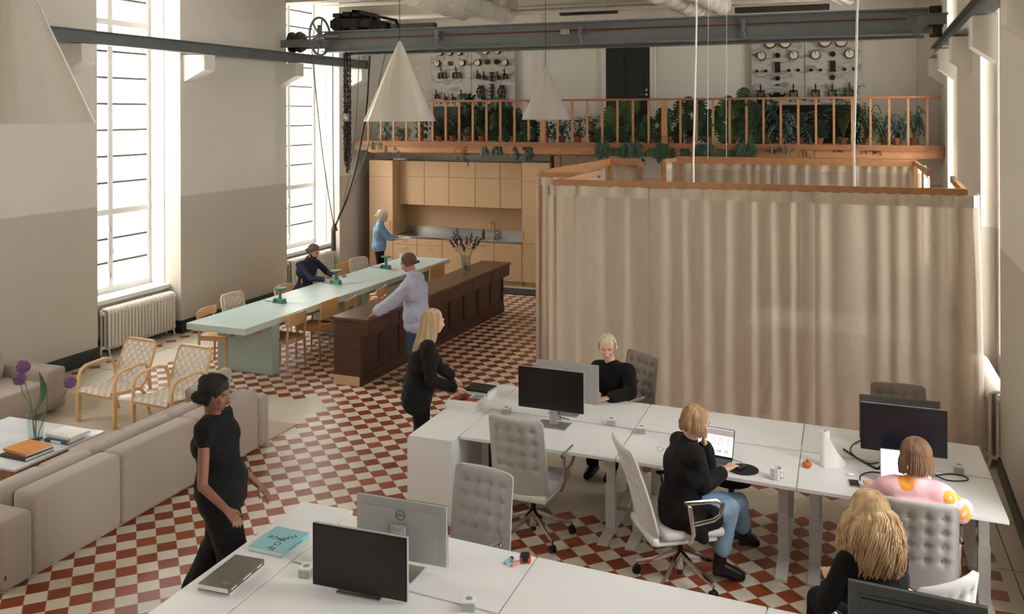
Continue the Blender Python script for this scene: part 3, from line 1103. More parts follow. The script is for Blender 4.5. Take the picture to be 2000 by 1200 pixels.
def kx(px, py, off=0.):
    """position along the kitchen front of a sight line"""
    r = ray(px, py)
    o = Vector((0, 0, H))
    t_ = (K0+KN*off-o).dot(KN)/r.dot(KN)
    return (o+r*t_-K0).dot(KX)


def kthing(name, label, cat, x, group=None, off=0.):
    return thing(name, label, cat, K0+KX*x+KN*off, KR, group)


def handle(t, x0, x1, z0, z1, y, horiz=True):
    if horiz:
        return MB().cyl((x0, y-.025, z0), (x1, y-.025, z0), .006, 8).box((x0, y-.025, z0-.004), (x0+.01, y, z0+.004)).box((x1-.01, y-.025, z0-.004), (x1, y, z0+.004)).build('handle', M['brass'], t)
    return MB().cyl((x0, y-.025, z0), (x0, y-.025, z1), .006, 8).box((x0-.004, y-.025, z0), (x0+.004, y, z0+.01)).box((x0-.004, y-.025, z1-.01), (x0+.004, y, z1)).build('handle', M['brass'], t)


def door(t, x0, x1, z0, z1, name='door'):
    return MB().box((x0+.004, -.02, z0+.004), (x1-.004, -.001, z1-.004), bev=.002).build(name, M['oakv'], t)


ZK = 2.5
xa, xb = kx(722, 400), kx(768, 400)
t = kthing('tall_cabinet', 'tall oak kitchen cabinet at the left end beside the woman in denim', 'cabinet', xa)
wd = xb-xa
MB().box((0, 0, .1), (wd, .6, ZK)).box((.02, .05, 0), (wd-.02, .58, .1)).build('body', M['oakv2'], t)
door(t, 0, wd, 2.15, ZK)
dd = door(t, 0, wd, .95, 2.15)
handle(dd, wd-.05, 0, 1.0, 1.2, -.02, False)
door(t, 0, wd, .1, .95)
wx = [kx(p_, 380, .27) for p_ in (783, 830, 878, 929, 978, 1020)]
wn_ = ['first from the left, next to the tall left cabinet', 'second from the left', 'third from the left, with the trailing vine in front', 'fourth from the left, above the sink', 'last on the right, beside the tall right cabinet']
wx[0] = xb+.002
for k in range(5):
    t = kthing('wall_cabinet', 'oak wall cabinet above the worktop, '+wn_[k], 'cabinet', wx[k], 'oak wall cabinets', .27)
    ww = wx[k+1]-wx[k]-.003
    MB().box((0, 0, 1.54), (ww, .33, ZK-.02)).build('body', M['oakv2'], t)
    door(t, 0, ww, 2.15, ZK-.02)
    door(t, 0, ww, 1.54, 2.15)
xr = kx(1020, 400)
xr2 = kx(1074, 400)
t = kthing('tall_cabinet', 'tall oak kitchen cabinet at the right end beside the curtain', 'cabinet', xr)
ww = xr2-xr
MB().box((0, 0, .1), (ww, .6, ZK+.01)).box((.02, .05, 0), (ww-.02, .58, .1)).build('body', M['oakv2'], t)
door(t, 0, ww, 2.13, ZK+.01)
dd = door(t, 0, ww, .88, 2.13)
handle(dd, .04, 0, .95, 1.12, -.02, False)
dd = door(t, 0, ww, .1, .88)
handle(dd, .04, 0, .66, .82, -.02, False)
bx_ = [xb+.002]+[kx(p_, 500) for p_ in (815.6, 865, 918, 965.6)]+[xr-.002]
bl = ['oak drawer unit under the worktop, first from the left', 'oak drawer unit under the worktop, second from the left', 'oak base cabinet hidden behind the purple flowers', 'oak base cabinet with a short brass handle under the sink', 'oak base cabinet at the right end with a wide brass handle']
for k in range(5):
    t = kthing('base_cabinet', bl[k], 'cabinet', bx_[k], 'oak base cabinets')
    ww = bx_[k+1]-bx_[k]-.002
    MB().box((0, 0, .1), (ww, .58, .868)).box((0, .05, 0), (ww, .55, .1)).build('body', M['oakv2'], t)
    if k < 2:
        for z0, z1 in ((.72, .865), (.42, .72), (.1, .42)):
            dr = door(t, 0, ww, z0, z1, 'drawer')
            handle(dr, ww/2-.06, ww/2+.06, z1-.06, 0, -.02)
    else:
        dr = door(t, 0, ww, .1, .865)
        handle(dr, ww/2-(.1 if k == 4 else .06), ww/2+(.1 if k == 4 else .06), .8, 0, -.02)
wt = kthing('worktop', 'stainless steel kitchen worktop with upstand and sink on the oak base cabinets', 'worktop', bx_[0])
ww = bx_[5]-bx_[0]-.002
MB().box((0, -.03, .87), (ww, .58, .905), bev=.003).build('top', M['steel'], wt)
MB().box((0, .57, .905), (ww, .6, 1.05)).build('upstand', M['steel'], wt)
sx = kx(965, 463, .3)-bx_[0]
MB().box((sx-.22, .12, .9051), (sx+.3, .5, .909)).box((sx-.2, .14, .909), (sx+.05, .48, .9095)).build('sink', mat('sink_steel', rgb(110, 110, 108), .25, 1.), wt)
MB().tube([(sx-.04, .42, .909), (sx-.04, .42, 1.12), (sx-.04, .38, 1.22), (sx-.05, .3, 1.24), (sx-.06, .22, 1.2), (sx-.06, .2, 1.12)], .012, 10).cyl((sx-.04, .42, .909), (sx-.04, .42, .97), .024).cyl((sx-.02, .42, .99), (sx+.06, .42, 1.02), .009).build('faucet', M['brass'], wt, True)
t = kthing('wall_panel', 'oak splash panel between the steel upstand and the wall cabinets', 'panel', bx_[0])
MB().box((0, .575, 1.051), (ww, .6, 1.54)).build('panel', M['oakv2'], t)
q = K0+KX*(kx(944, 458, .2)-0)+KN*.2
tag(MB().lathe([(.028, 0), (.03, .01), (.03, .13), (.012, .17), (.012, .2)], 16).build('soap_bottle', mat('amber_glass', rgb(110, 60, 30), .1), None, True, (q.x, q.y, .906)), 'small brown soap bottle on the worktop left of the tap', 'bottle')
q = K0+KX*(kx(768, 306))+KN*.3
t = thing('router', 'flat white network box lying on top of the tall left kitchen cabinet', 'router', (q.x, q.y, ZK+.001), KR)
MB().box((-.12, -.08, 0), (.16, .08, .03), bev=.005).build('casing', M['white'], t)
MB().tube([(.16, 0, .02), (.3, 0, .01), (.42, .02, .02), (.5, .05, .06)], .006, 6).build('cable', M['black'], t)
t = thing('mat', 'dark grey doormat on the floor in front of the right end of the kitchen', 'mat', K0+KX*(kx(1010, 560))+KN*(-.5), KR)
MB().box((-.9, -.25, 0), (1., .3, .012)).build('mat_pad', mat('dark_mat', rgb(62, 56, 52), .9, bump=.4, bscale=200), t)

# ---- radiators
M['rad'] = mat('cream_radiator_paint', rgb(222, 214, 200), .4)


def radiator(label, x, y0, y1, side, h=.66):
    """cast iron column radiator along y; side=+1 faces +x"""
    t = thing('radiator', label, 'radiator', (x, (y0+y1)/2, 0))
    n = int((y1-y0)/.066)
    sec = None
    for k in range(n):
        yy = (y0-y1)/2+.033+k*(y1-y0)/n
        if sec is None:
            m_ = MB()
            for xx in (-.07, 0, .07):
                m_.tube([(xx, 0, .1), (xx, 0, h-.03)], .019, 8, flat=(1, 1.35))
            m_.tube([(-.085, 0, h-.06), (-.075, 0, h-.02), (-.04, 0, h+.005), (.04, 0, h+.005), (.075, 0, h-.02), (.085, 0, h-.06)], .024, 8, flat=(1, 1.25))
            m_.tube([(-.085, 0, .14), (-.06, 0, .1), (.06, 0, .1), (.085, 0, .14)], .022, 8, flat=(1, 1.25))
            m_.cyl((0, -.036, h-.05), (0, .036, h-.05), .022, 8).cyl((0, -.036, .12), (0, .036, .12), .022, 8)
            sec = m_.build('radiator_section', M['rad'], t, True)
            sec.location = (0, yy, 0)
        else:
            o = sec.copy()
            COL.objects.link(o)
            o.parent = t
            o.location = (0, yy, 0)
    for yy in ((y0-y1)/2+.033, .0, (y1-y0)/2-.033):
        for xx in (-.07, .07):
            MB().tube([(xx*.9, yy, .11), (xx*1.05, yy, .05), (xx*1.2, yy, 0)], [.018, .013, .018], 8).build('foot', M['rad'], t, True)
    v = MB().cyl((0, (y0-y1)/2, h-.05), (0, (y0-y1)/2-.05, h-.05), .03, 12).cyl((.0, (y0-y1)/2-.05, h-.05), (.0, (y0-y1)/2-.05, h+.0), .022) 
    MB().cyl((0, (y0-y1)/2, .12), (0, (y0-y1)/2-.06, .12), .025).tube([(0, (y0-y1)/2-.06, .12), (0, (y0-y1)/2-.075, .1), (0, (y0-y1)/2-.075, 0)], .018).build('supply_pipe', M['rad'], t, True)
    v.build('valve', M['rad'], t, True)
    return t


radiator('cream column radiator under the nearer tall window, behind the woven armchairs', -10.02, 10.12, 11.52, 1)
radiator('cream column radiator under the far left window behind the seated man', -10.02, 14.72, 16.24, 1)
radiator('cream column radiator along the right wall beside the desks and curtain', RXY(10.5)-.02, 9.85, 11.3, -1, .74)

# ---- long mint table
M['mint'] = mat('mint_green_paint', rgb(200, 215, 208), .38, var=.03, scale=3)
M['mint2'] = mat('mint_green_boards', rgb(172, 187, 175), .45, var=.05, scale=3, stretch=(1, 1, 12))
tt = aZ(364, 631, .75)
trz = -radians(1.75)
tb = thing('long_table', 'very long mint green table with slab legs in front of the windows', 'table', (tt.x, tt.y, 0), trz)
TL, TW = 5.95, .945
MB().box((0, 0, .665), (TW, TL, .75), bev=.003).build('tabletop', M['mint'], tb)
for yy in (.58, 2.85, 5.2):
    MB().box((.0+.02, yy, 0), (TW-.02, yy+.16, .664)).build('leg', M['mint2'], tb)
MB().box((TW/2-.05, .45, .45), (TW/2-.0, TL-.4, .6)).box((TW/2-.26, .52, .47), (TW/2-.18, .58, .62)).box((.2, .58, .6), (.28, TL-.5, .664)).box((TW-.28, .58, .6), (TW-.2, TL-.5, .664)).build('beam', M['mint2'], tb)
MB().box((TW*.72, .545, .555), (TW*.80, .579, .62)).build('wedge', M['oak'], tb)
M['green'] = mat('green_lacquer', rgb(70, 132, 116), .35)
gl = ['nearest the armchairs end', 'in front of the seated man', 'farthest, near the kitchen']
for k, (px, py) in enumerate(((546, 592), (655, 555), (753, 525))):
    q = aZ(px, py, .75)
    t = thing('table_lamp', 'small green table lamp on the mint table, '+gl[k], 'lamp', (q.x, q.y, .7505), trz-.1, 'green table lamps')
    MB().loft([[Vector(p_) for p_ in ((-.1, -.045, 0), (.1, -.045, 0), (.1, .045, 0), (-.1, .045, 0))], [Vector(p_) for p_ in ((-.085, -.035, .065), (.09, -.035, .065), (.09, .035, .065), (-.085, .035, .065))]]).build('base', M['green'], t)
    MB().cyl((.01, 0, .065), (.01, 0, .2), .022, 16).build('stem', M['green'], t, True)
    MB().cyl((.01, 0, .2), (.01, 0, .222), .088, 28).build('shade', M['green'], t, True)
    MB().box((-.06, -.046, .02), (-.03, -.036, .05)).build('switch', M['black'], t)
    MB().tube([(-.1, 0, .01), (-.16, .02, .004), (-.24, .0, .004), (-.34, .04, .004)], .004, 6).build('cable', M['black'], t)

# ---- dark wooden counter
M['dwood'] = mat('dark_stained_wood', rgb(84, 54, 42), .38, var=.22, scale=4, stretch=(1.2, 1.2, 6), bump=.06)
M['dwood_top'] = mat('dark_worn_top', rgb(92, 60, 46), .3, var=.25, scale=3, stretch=(6, .8, 1), bump=.05)
M['dwood2'] = mat('dark_panel_wood', rgb(70, 45, 35), .4, var=.25, scale=4, stretch=(3, 3, .8))
c0 = aZ(648, 742, 0)
ctr = aZ(704, 753, 0)
CH = .87
e1, e2 = aZ(649, 617.5, CH), aZ(720, 624, CH)
f1 = aZ(995, 513, CH)
crz = -math.atan2(f1.x-e2.x, f1.y-e2.y)
ct = thing('counter', 'long dark stained wooden shop counter with panelled side beside the mint table', 'counter', (e1.x+.02, e1.y, 0), crz)
CW = (e2-e1).length-.02
CL = (f1-e2).length
BW = CW-.13
MB().box((-.02, -.03, CH-.04), (CW+.02, CL+.03, CH), bev=.006).build('top', M['dwood_top'], ct)
MB().box((0, 0, .0), (BW, CL, CH-.22)).box((0, 0, CH-.22), (CW, CL, CH-.04)).build('body', M['dwood'], ct)
MB().box((0, -.012, 0), (BW, -.0005, .12)).build('bare_board', mat('bare_pine_board', rgb(206, 176, 140), .6, var=.08), ct)
MB().box((BW, 0, .0), (BW+.03, CL, .14)).build('plinth', M['dwood2'], ct)
n = 9
for k in range(n):
    a, b_ = CL*k/n, CL*(k+1)/n
    p_ = MB().box((BW, a+.005, .14), (BW+.022, a+.06, CH-.22)).box((BW, b_-.06, .14), (BW+.022, b_-.005, CH-.22)).box((BW, a+.06, .14), (BW+.022, b_-.06, .2)).box((BW, a+.06, CH-.28), (BW+.022, b_-.06, CH-.22)).box((BW, a+.06, .2), (BW+.008, b_-.06, CH-.28))
    p_.build('side_panel', M['dwood2'], ct)
for k in range(6):
    a, b_ = CL*k/6, CL*(k+1)/6
    dr = MB().box((CW, a+.012, CH-.205), (CW+.008, b_-.012, CH-.055)).build('drawer', M['dwood'], ct)
    MB().ell((CW+.015, (a+b_)/2, CH-.13), .013).build('knob', M['brass'], dr, True)

# ---- wooden chairs
M['birch'] = mat('birch_wood', rgb(216, 172, 122), .42, var=.08, scale=5, stretch=(8, 8, 1.5))
M['pinec'] = mat('knotty_pine', rgb(216, 170, 112), .45, var=.12, scale=6, stretch=(2, 8, 8))
M['webbing'] = mat('linen_webbing', rgb(224, 214, 200), .85, var=.05, scale=30, bump=.3, bscale=150)
M['webbing2'] = mat('linen_webbing_shade', rgb(206, 194, 178), .85, var=.08, scale=30, bump=.3, bscale=150)
M['cord'] = mat('woven_paper_cord', rgb(150, 124, 98), .85, var=.15, scale=60, stretch=(1, 8, 1), bump=.4, bscale=120)
M['whitewood'] = mat('whitewashed_birch', rgb(226, 210, 190), .45)


def dining_chair(kind, label, loc, rz, group):
    """faces +x; back at x=-.2"""
    t = thing('dining_chair', label, 'chair', loc, rz, group)
    fm_ = {'curved': M['birch'], 'pine': M['pinec'], 'woven': M['whitewood'], 'tight': M['birch']}[kind]
    H_ = .79
    bw = .2
    for s_ in (-1, 1):
        MB().tube([(-.22, s_*bw, 0), (-.2, s_*bw, .44), (-.24, s_*(bw-.005), H_-.02)], [.014, .017, .013], 8, flat=(1.2, 1)).build('leg', fm_, t, True)
        MB().tube([(.2, s_*.19, 0), (.19, s_*.19, .43)], [.013, .017], 8).build('leg', fm_, t, True)
    sm = {'curved': M['cord'], 'pine': M['pinec'], 'woven': M['webbing'], 'tight': M['birch']}[kind]
    MB().box((-.19, -.205, .425), (.215, .205, .455), bev=.012).build('seat', sm, t, True)
    MB().box((-.2, -.19, .38), (.2, -.17, .425)).box((-.2, .17, .38), (.2, .19, .425)).box((.18, -.18, .38), (.2, .18, .425)).box((-.21, -.18, .38), (-.19, .18, .425)).build('seat_frame', fm_, t)
    bk = MB()
    if kind in ('curved', 'tight'):
        h0 = .17 if kind == 'curved' else .12
        rings = []
        for k in range(13):
            u = k/12*2-1
            yy = u*.225
            xx = -.25+.045*u*u
            zc = H_-h0/2
            hh = h0/2*(1-.12*u*u)
            rings.append([Vector((xx-.009, yy, zc-hh)), Vector((xx+.009, yy, zc-hh)), Vector((xx+.012, yy, zc+hh)), Vector((xx-.006, yy, zc+hh))])
        bk.loft(rings)
    elif kind == 'pine':
        bk.box((-.26, -.215, .56), (-.24, .215, H_+.03))
    bk2 = bk
    if kind == 'woven':
        bk2 = MB().tube([(-.2, -.22, .45), (-.27, -.22, .74), (-.28, -.19, .79), (-.285, 0, .8), (-.28, .19, .79), (-.27, .22, .74), (-.2, .22, .45)], .014, 8)
        bk2.build('back_frame', fm_, t, True)
        for par in (0, 1):
            wv_ = MB()
            for i in range(8):
                for j in range(7):
                    if (i+j) % 2 == par:
                        y0 = -.2+i*.05
                        z0 = .47+j*.045
                        x0 = -.205-(z0-.45)*.24-.004*par
                        wv_.box((x0-.003, y0+.001, z0+.001), (x0+.003, y0+.049, z0+.044))
            wv_.build('backrest', M['webbing'] if par else M['webbing2'], t)
    else:
        bk2.build('backrest', fm_, t, True if kind != 'pine' else False)
    return t


def at_back(px, py, rz, z=.79):
    q = aZ(px, py, z)
    return (q.x+.24*cos(rz), q.y+.24*sin(rz), 0)


RL, LR = pi+trz, trz
G1, G2 = 'chairs on the counter side of the mint table', 'chairs on the window side of the mint table'
for k, (kd, px, py, rz, lab) in enumerate((
        ('curved', 582, 610, RL, 'birch chair with paper cord seat nearest on the counter side of the mint table'),
        ('pine', 643, 589, RL, 'knotty pine chair with square board back, second on the counter side'),
        ('tight', 688, 581, RL+.2, 'orange birch chair showing only its curved back behind the dark counter end'),
        ('tight', 749, 560, RL+.2, 'orange birch chair, back just peeking over the counter left of the blue shirt'),
        ('pine', 853, 520, RL-.15, 'birch chair at the far right end of the mint table beyond the blue shirt'))):
    dining_chair(kd, lab, at_back(px, py, rz), rz, G1)
for k, (kd, px, py, rz, lab) in enumerate((
        ('tight', 400, 601, LR+.15, 'birch chair with low curved back at the near window side corner of the mint table'),
        ('woven', 456, 574, LR-.1, 'whitewashed chair with linen webbing back, second on the window side'),
        ('curved', 551, 556, LR, 'birch chair with curved back between the webbing chair and the seated man'),
        ('tight', 601, 536, LR, 'birch chair under the seated man in the navy shirt'),
        ('pine', 668, 517, LR, 'flat board back chair right behind the seated man, window side'),
        ('woven', 702, 505, LR-.3, 'whitewashed webbing back chair farthest on the window side near the kitchen'))):
    dining_chair(kd, lab, at_back(px, py, rz), rz, G2)

# ---- woven armchairs
def armchair(label, loc, rz):
    """faces -y"""
    t = thing('armchair', label, 'armchair', loc, rz, 'woven armchairs on the rug')
    wd_ = M['oak2']
    for s_ in (-1, 1):
        MB().tube([(s_*.29, -.25, 0), (s_*.29, -.25, .3), (s_*.29, -.245, .5), (s_*.29, -.215, .575), (s_*.29, -.15, .61), (s_*.29, .1, .625), (s_*.285, .19, .6), (s_*.28, .23, .52), (s_*.275, .26, .3)], .021, 10, flat=(1.1, .8)).build('armrest', wd_, t, True)
        MB().tube([(s_*.26, .12, .36), (s_*.26, .2, .25), (s_*.26, .27, 0)], .02, 8, flat=(1, .8)).build('leg', wd_, t, True)
        MB().box((s_*.29-.022, -.272, 0), (s_*.29+.022, -.228, .3), bev=.006).build('front_leg', wd_, t, True)
        MB().tube([(s_*.25, -.27, .37), (s_*.25, -.1, .35), (s_*.25, .14, .34), (s_*.25, .22, .4), (s_*.25, .3, .6), (s_*.245, .37, .78), (s_*.2, .38, .82)], .016, 8, flat=(1.3, .8)).build('side_frame', wd_, t, True)
    MB().box((-.28, -.265, .31), (.28, -.235, .36), bev=.006).build('crossbar', wd_, t, True)
    MB().box((-.25, .15, .3), (.25, .18, .35)).build('crossbar', wd_, t)
    MB().tube([(-.2, .38, .82), (.2, .38, .82)], .015, 8).build('top_bar', wd_, t, True)

    def prof(u):  # u 0..1 along the seat then up the back -> (y,z)
        pts = [(-.285, .345), (-.27, .385), (-.1, .37), (.1, .355), (.2, .37), (.235, .44), (.29, .6), (.35, .75), (.38, .82), (.385, .8)]
        d_ = [0]
        for a, b_ in zip(pts, pts[1:]):
            d_.append(d_[-1]+math.dist(a, b_))
        s_ = u*d_[-1]
        for k in range(len(pts)-1):
            if s_ <= d_[k+1]+1e-9:
                f_ = (s_-d_[k])/(d_[k+1]-d_[k])
                return (pts[k][0]*(1-f_)+pts[k+1][0]*f_, pts[k][1]*(1-f_)+pts[k+1][1]*f_)
        return pts[-1]
    N, K = 20, 10
    for par, mm_ in ((0, M['webbing2']), (1, M['webbing'])):
        for sec, nm in (((0, 9), 'seat'), ((9, N), 'backrest')):
            w_ = MB()
            for j in range(*sec):
                y0, z0 = prof((j+.04)/N)
                y1, z1 = prof((j+.96)/N)
                for i in range(K):
                    if (i+j) % 2 != par:
                        continue
                    x0, x1 = -.25+i*.05+.0015, -.25+(i+1)*.05-.0015
                    h_ = .004*(1 if par else 0)
                    w_.loft([[Vector((x0, y0, z0+h_)), Vector((x1, y0, z0+h_)), Vector((x1, y0+.002, z0+h_-.006)), Vector((x0, y0+.002, z0+h_-.006))],
                             [Vector((x0, y1, z1+h_)), Vector((x1, y1, z1+h_)), Vector((x1, y1+.002, z1+h_-.006)), Vector((x0, y1+.002, z1+h_-.006))]])
            w_.build(nm, mm_, t)
    return t


M['oak2'] = mat('honey_birch', rgb(222, 180, 130), .38, var=.08, scale=5, stretch=(6, 6, 2))
armchair('woven linen armchair with birch arms on the rug, the left one of two', (-7.83, 8.07, .012), radians(-6))
armchair('woven linen armchair with birch arms on the rug, the right one behind the big sofa', (-7.0, 8.02, .012), radians(-6))

# ---- rug
rg = MB().box((-9.3, 4.2, .0), (-5.75, 8.62, .011), bev=.004).build('rug', mat('beige_flatweave', rgb(200, 184, 162), .9, var=.05, scale=8, bump=.5, bscale=220, stretch=(1, 4, 1)))
tag(rg, 'large beige flat woven rug under the armchairs and sofas', 'rug')

# ---- sofas
M['sofa'] = mat('greige_wool_fabric', rgb(168, 154, 140), .95, var=.06, scale=60, bump=.25, bscale=320, sheen=.3)


def sbox(nm, lo, hi, t, bev=.04):
    return MB().box(lo, hi, bev=bev).build(nm, M['sofa'], t, radians(70))


sf = thing('sofa', 'long greige wool sectional sofa with its back to the tiled aisle', 'sofa', (-5.7, 4.92, .012), radians(-.4))
ys = [0.16, 1.03, 1.97, 2.9]
for a, b_ in zip(ys, ys[1:]):
    sbox('backrest', (-.24, a, .01), (0, b_, .62), sf, .045)
    sbox('seat_cushion', (-.98, a, .01), (-.245, b_, .4), sf, .04)
    sbox('back_cushion', (-.44, a+.02, .4), (-.25, b_-.02, .63), sf, .07)
sbox('armrest', (-.98, -.12, .01), (-.0, .155, .52), sf)
sbox('armrest', (-.98, 2.905, .01), (-.0, 3.08, .53), sf)
o = MB().box((-.25, -.06, 0), (.25, .06, .42), bev=.05).build('pillow', M['sofa'], None, radians(70), (-6.0, 7.45, .46), (radians(8), 0, radians(96)))
tag(o, 'greige pillow leaning at the far end of the long sofa behind the walking woman', 'pillow')
MB().box((.001, -.1, .1), (.003, -.085, .13)).build('fabric_tag', mat('red_tag', rgb(110, 50, 44), .7), sf)
for yy in (.0, 1.5, 2.95):
    MB().box((-.9, yy-.03, 0), (-.84, yy+.03, .009)).build('foot', M['black'], sf)
s2 = thing('sofa', 'second greige sofa standing at the left edge against the window wall', 'sofa', (-8.62, 8.14, .012))
sbox('armrest', (-1.1, -.26, .04), (0, 0, .51), s2)
for a in (-1.25, -2.25):
    sbox('seat_cushion', (-.85, a+.002, .04), (-.0, a+.988, .385), s2)
    sbox('backrest', (-1.1, a, .04), (-.855, a+.99, .6), s2)
    sbox('back_cushion', (-.85, a+.02, .385), (-.62, a+.96, .7), s2, .07)

# ---- coffee table
M['marble'] = mat('white_marble', rgb(222, 222, 222), .25, col2=rgb(196, 198, 200), scale=2.5)
M['slat'] = mat('ribbed_oak', rgb(172, 124, 82), .5, var=.1, scale=5, stretch=(20, 20, 1.5))
ctb = thing('coffee_table', 'low coffee table with white marble top on a ribbed oak block', 'table', (-6.76, 5.82, .012), 0)
MB().box((-1.25, 0, .365), (0, 1.02, .388), bev=.004).build('tabletop', M['marble'], ctb)
rb = MB().box((-1.15, .03, 0), (-.045, .62, .364))
for k in range(30):
    rb.box((-.045, .035+k*.0195, 0), (-.035, .035+k*.0195+.013, .364))
for k in range(54):
    rb.box((-1.14+k*.02, .02, 0), (-1.14+k*.02+.013, .03, .364))
rb.build('plinth', M['slat'], ctb)
CT = .4005


def book(name, label, corners, z, th, cover, pages=None, group=None, spine=None, cat='book'):
    """corners: three pixel corners of the lying cover (a, b along the spine, c) at height z+th"""
    a, b_, c_ = [aZ(px, py, z+th) for px, py in corners]
    u = (b_-a)
    L_ = u.length
    rz = math.atan2(u.y, u.x)
    v = Vector((-sin(rz), cos(rz), 0))
    W_ = (c_-b_).dot(v)
    sg = 1 if W_ > 0 else -1
    t = thing(name, label, cat, (a.x, a.y, z), rz, group)
    
    lo = lambda x0, y0, z0, x1, y1, z1: ((min(x0, x1), min(y0, y1), z0), (max(x0, x1), max(y0, y1), z1))
    MB().box(*lo(0, 0, 0, L_, W_, .003)).box(*lo(0, 0, th-.003, L_, W_, th)).box(*lo(0, 0, .003, L_, sg*.003, th-.003)).build('cover', cover, t)
    MB().box(*lo(.003, sg*.0035, .0035, L_-.003, W_-sg*.003, th-.0035)).build('pages', pages or M['paper'], t)
    return t, L_, W_, th


M['paper'] = mat('paper_pages', rgb(226, 222, 214), .8, var=.05, scale=20, stretch=(1, 1, 80))
C_ = lambda n, r, g_, b_, rough=.5: mat(n, rgb(r, g_, b_), rough)
wt_ = C_('white_print', 240, 238, 232)
bk_ = C_('dark_print', 30, 30, 30)
t, L_, W_, th = book('book', 'black covered book under the orange one on the coffee table', ((0, 887), (49, 897), (99, 873)), CT, .028, C_('black_cover', 44, 38, 36))
t, L_, W_, th = book('book', 'orange book on top of the dark book on the coffee table', ((6, 876), (50, 888), (93, 867)), CT+.0285, .026, C_('orange_cover', 206, 128, 52))
text('- - -\n---', .03, wt_, t, (L_/2, W_/2, th+.0005), (0, 0, 0), ext=.0002)
t, L_, W_, th = book('book', 'navy and white book at the bottom of the white stack on the coffee table', ((86, 857), (130, 864), (168, 850)), CT, .03, C_('navy_cover', 60, 72, 90))
MB().box((L_*.3, -.001, .004), (L_*.75, -.0003, .026)).build('spine_label', wt_, t)
t, L_, W_, th = book('book', 'large white book on top of the stack right of the glass vase', ((88, 847), (137, 856), (170, 839)), CT+.0305, .028, C_('white_cover', 232, 228, 222))
tag(MB().tube([(0, 0, .0), (.01, -.02, -.03), (.02, -.05, -.045)], .004, 6).build('ribbon', C_('red_ribbon', 170, 70, 66), t), None, None).location = (L_*.98, 0, .02)


def glass_vase(label, q, h, r, water, name='vase'):
    t = thing(name, label, 'vase', q)
    MB().lathe([(r*.8, 0), (r, h), (r-.004, h), (r*.8-.004, .012)], 28).build('glass', M['vglass'], t, True)
    MB().lathe([(r*.78, .014), (r*.9, h*water)], 24).build('water', M['water'], t, True)
    return t


vg = bpy.data.materials.new('thin_glass')
vg.use_nodes = True
nt, bs = nodes(vg)
tr = nt.nodes.new('ShaderNodeBsdfTransparent')
tr.inputs[0].default_value = (.93, .96, .95, 1)
glo = nt.nodes.new('ShaderNodeBsdfGlossy')
glo.inputs['Roughness'].default_value = .03
fr_ = nt.nodes.new('ShaderNodeFresnel')
fr_.inputs[0].default_value = 1.5
mx = nt.nodes.new('ShaderNodeMixShader')
lwt = nt.nodes.new('ShaderNodeLayerWeight')
lwt.inputs[0].default_value = .3
nt.links.new(math_node(nt, 'ADD', math_node(nt, 'MULTIPLY', math_node(nt, 'POWER', lwt.outputs['Facing'], 3), .35), .04), mx.inputs[0])
nt.links.new(tr.outputs[0], mx.inputs[1])
nt.links.new(glo.outputs[0], mx.inputs[2])
nt.links.new(mx.outputs[0], nt.nodes['Material Output'].inputs[0])
M['vglass'] = vg
M['water'] = vg
M['stem'] = mat('green_stem', rgb(92, 122, 66), .5)
M['leafg'] = mat('broad_green_leaf', rgb(58, 96, 60), .4, var=.1, scale=8)
M['allium'] = mat('purple_allium', rgb(128, 90, 134), .7, var=.3, scale=60)
M['delph'] = mat('violet_delphinium', rgb(64, 46, 88), .7, var=.4, scale=50)


def leaf(mb, base, tip, w, up=Vector((0, 0, 1)), n=7, droop=.0, cup=.15):
    base, tip = Vector(base), Vector(tip)
    d = tip-base
    x = d.cross(up)
    if x.length < 1e-5:
        x = Vector((1, 0, 0))
    x.normalize()
    nn = x.cross(d).normalized()
    L = d.length
    rows = []
    for k in range(n+1):
        u = k/n
        ww = w*(sin(pi*min(1, u*.93+.02))**.8)
        c = base+d*u+nn*(sin(pi*u)*L*.12)-Vector((0, 0, droop*u*u*L))
        rows.append([c-x*ww+nn*ww*cup, c, c+x*ww+nn*ww*cup])
    mb.loft(rows, caps=False, closed=False)


q = aZ(70, 859, CT)
vs = glass_vase('clear glass vase with three purple alliums on the coffee table', (q.x, q.y, CT), .275, .082, .75)
R2 = random.Random(7)


def ball(mb, c, r, n, s_, rr):
    c = Vector(c)
    for k in range(n):
        z = 1-2*(k+.5)/n
        a = k*2.399963
        d = Vector((sqrt(1-z*z)*cos(a), sqrt(1-z*z)*sin(a), z))
        p = c+d*r*rr.uniform(.8, 1.04)
        mb.ell(p, s_, nu=5, nv=3)


yq = q.y
for k, (px, py, rr_) in enumerate(((45, 717, .062), (38, 741, .055), (137, 747, .052))):
    hd = aY(px, py, yq+(-.05, .03, .0)[k])-q
    st = MB().tube([(.02*(k-1), 0, .02), (hd.x*.35, hd.y*.4, .22+hd.z*.2), (hd.x*.8, hd.y*.8, hd.z*.75), hd], .0045, 6).build('flower_stem', M['stem'], vs, True)
    b_ = MB()
    b_.ell(hd, rr_*.75)
    ball(b_, hd, rr_, 160, .0085, R2)
    b_.build('allium_head', M['allium'], vs, True)
tp = aY(76, 728, yq)-q
bs_ = aY(70, 798, yq)-q
lf = MB()
leaf(lf, bs_+Vector((0, 0, -.02)), tp, .055, Vector((.2, 1, 0)), cup=.25)
lf.tube([(0, 0, .02), bs_*.6, bs_], .004, 6)
lf.build('leaf', M['leafg'], vs, True)

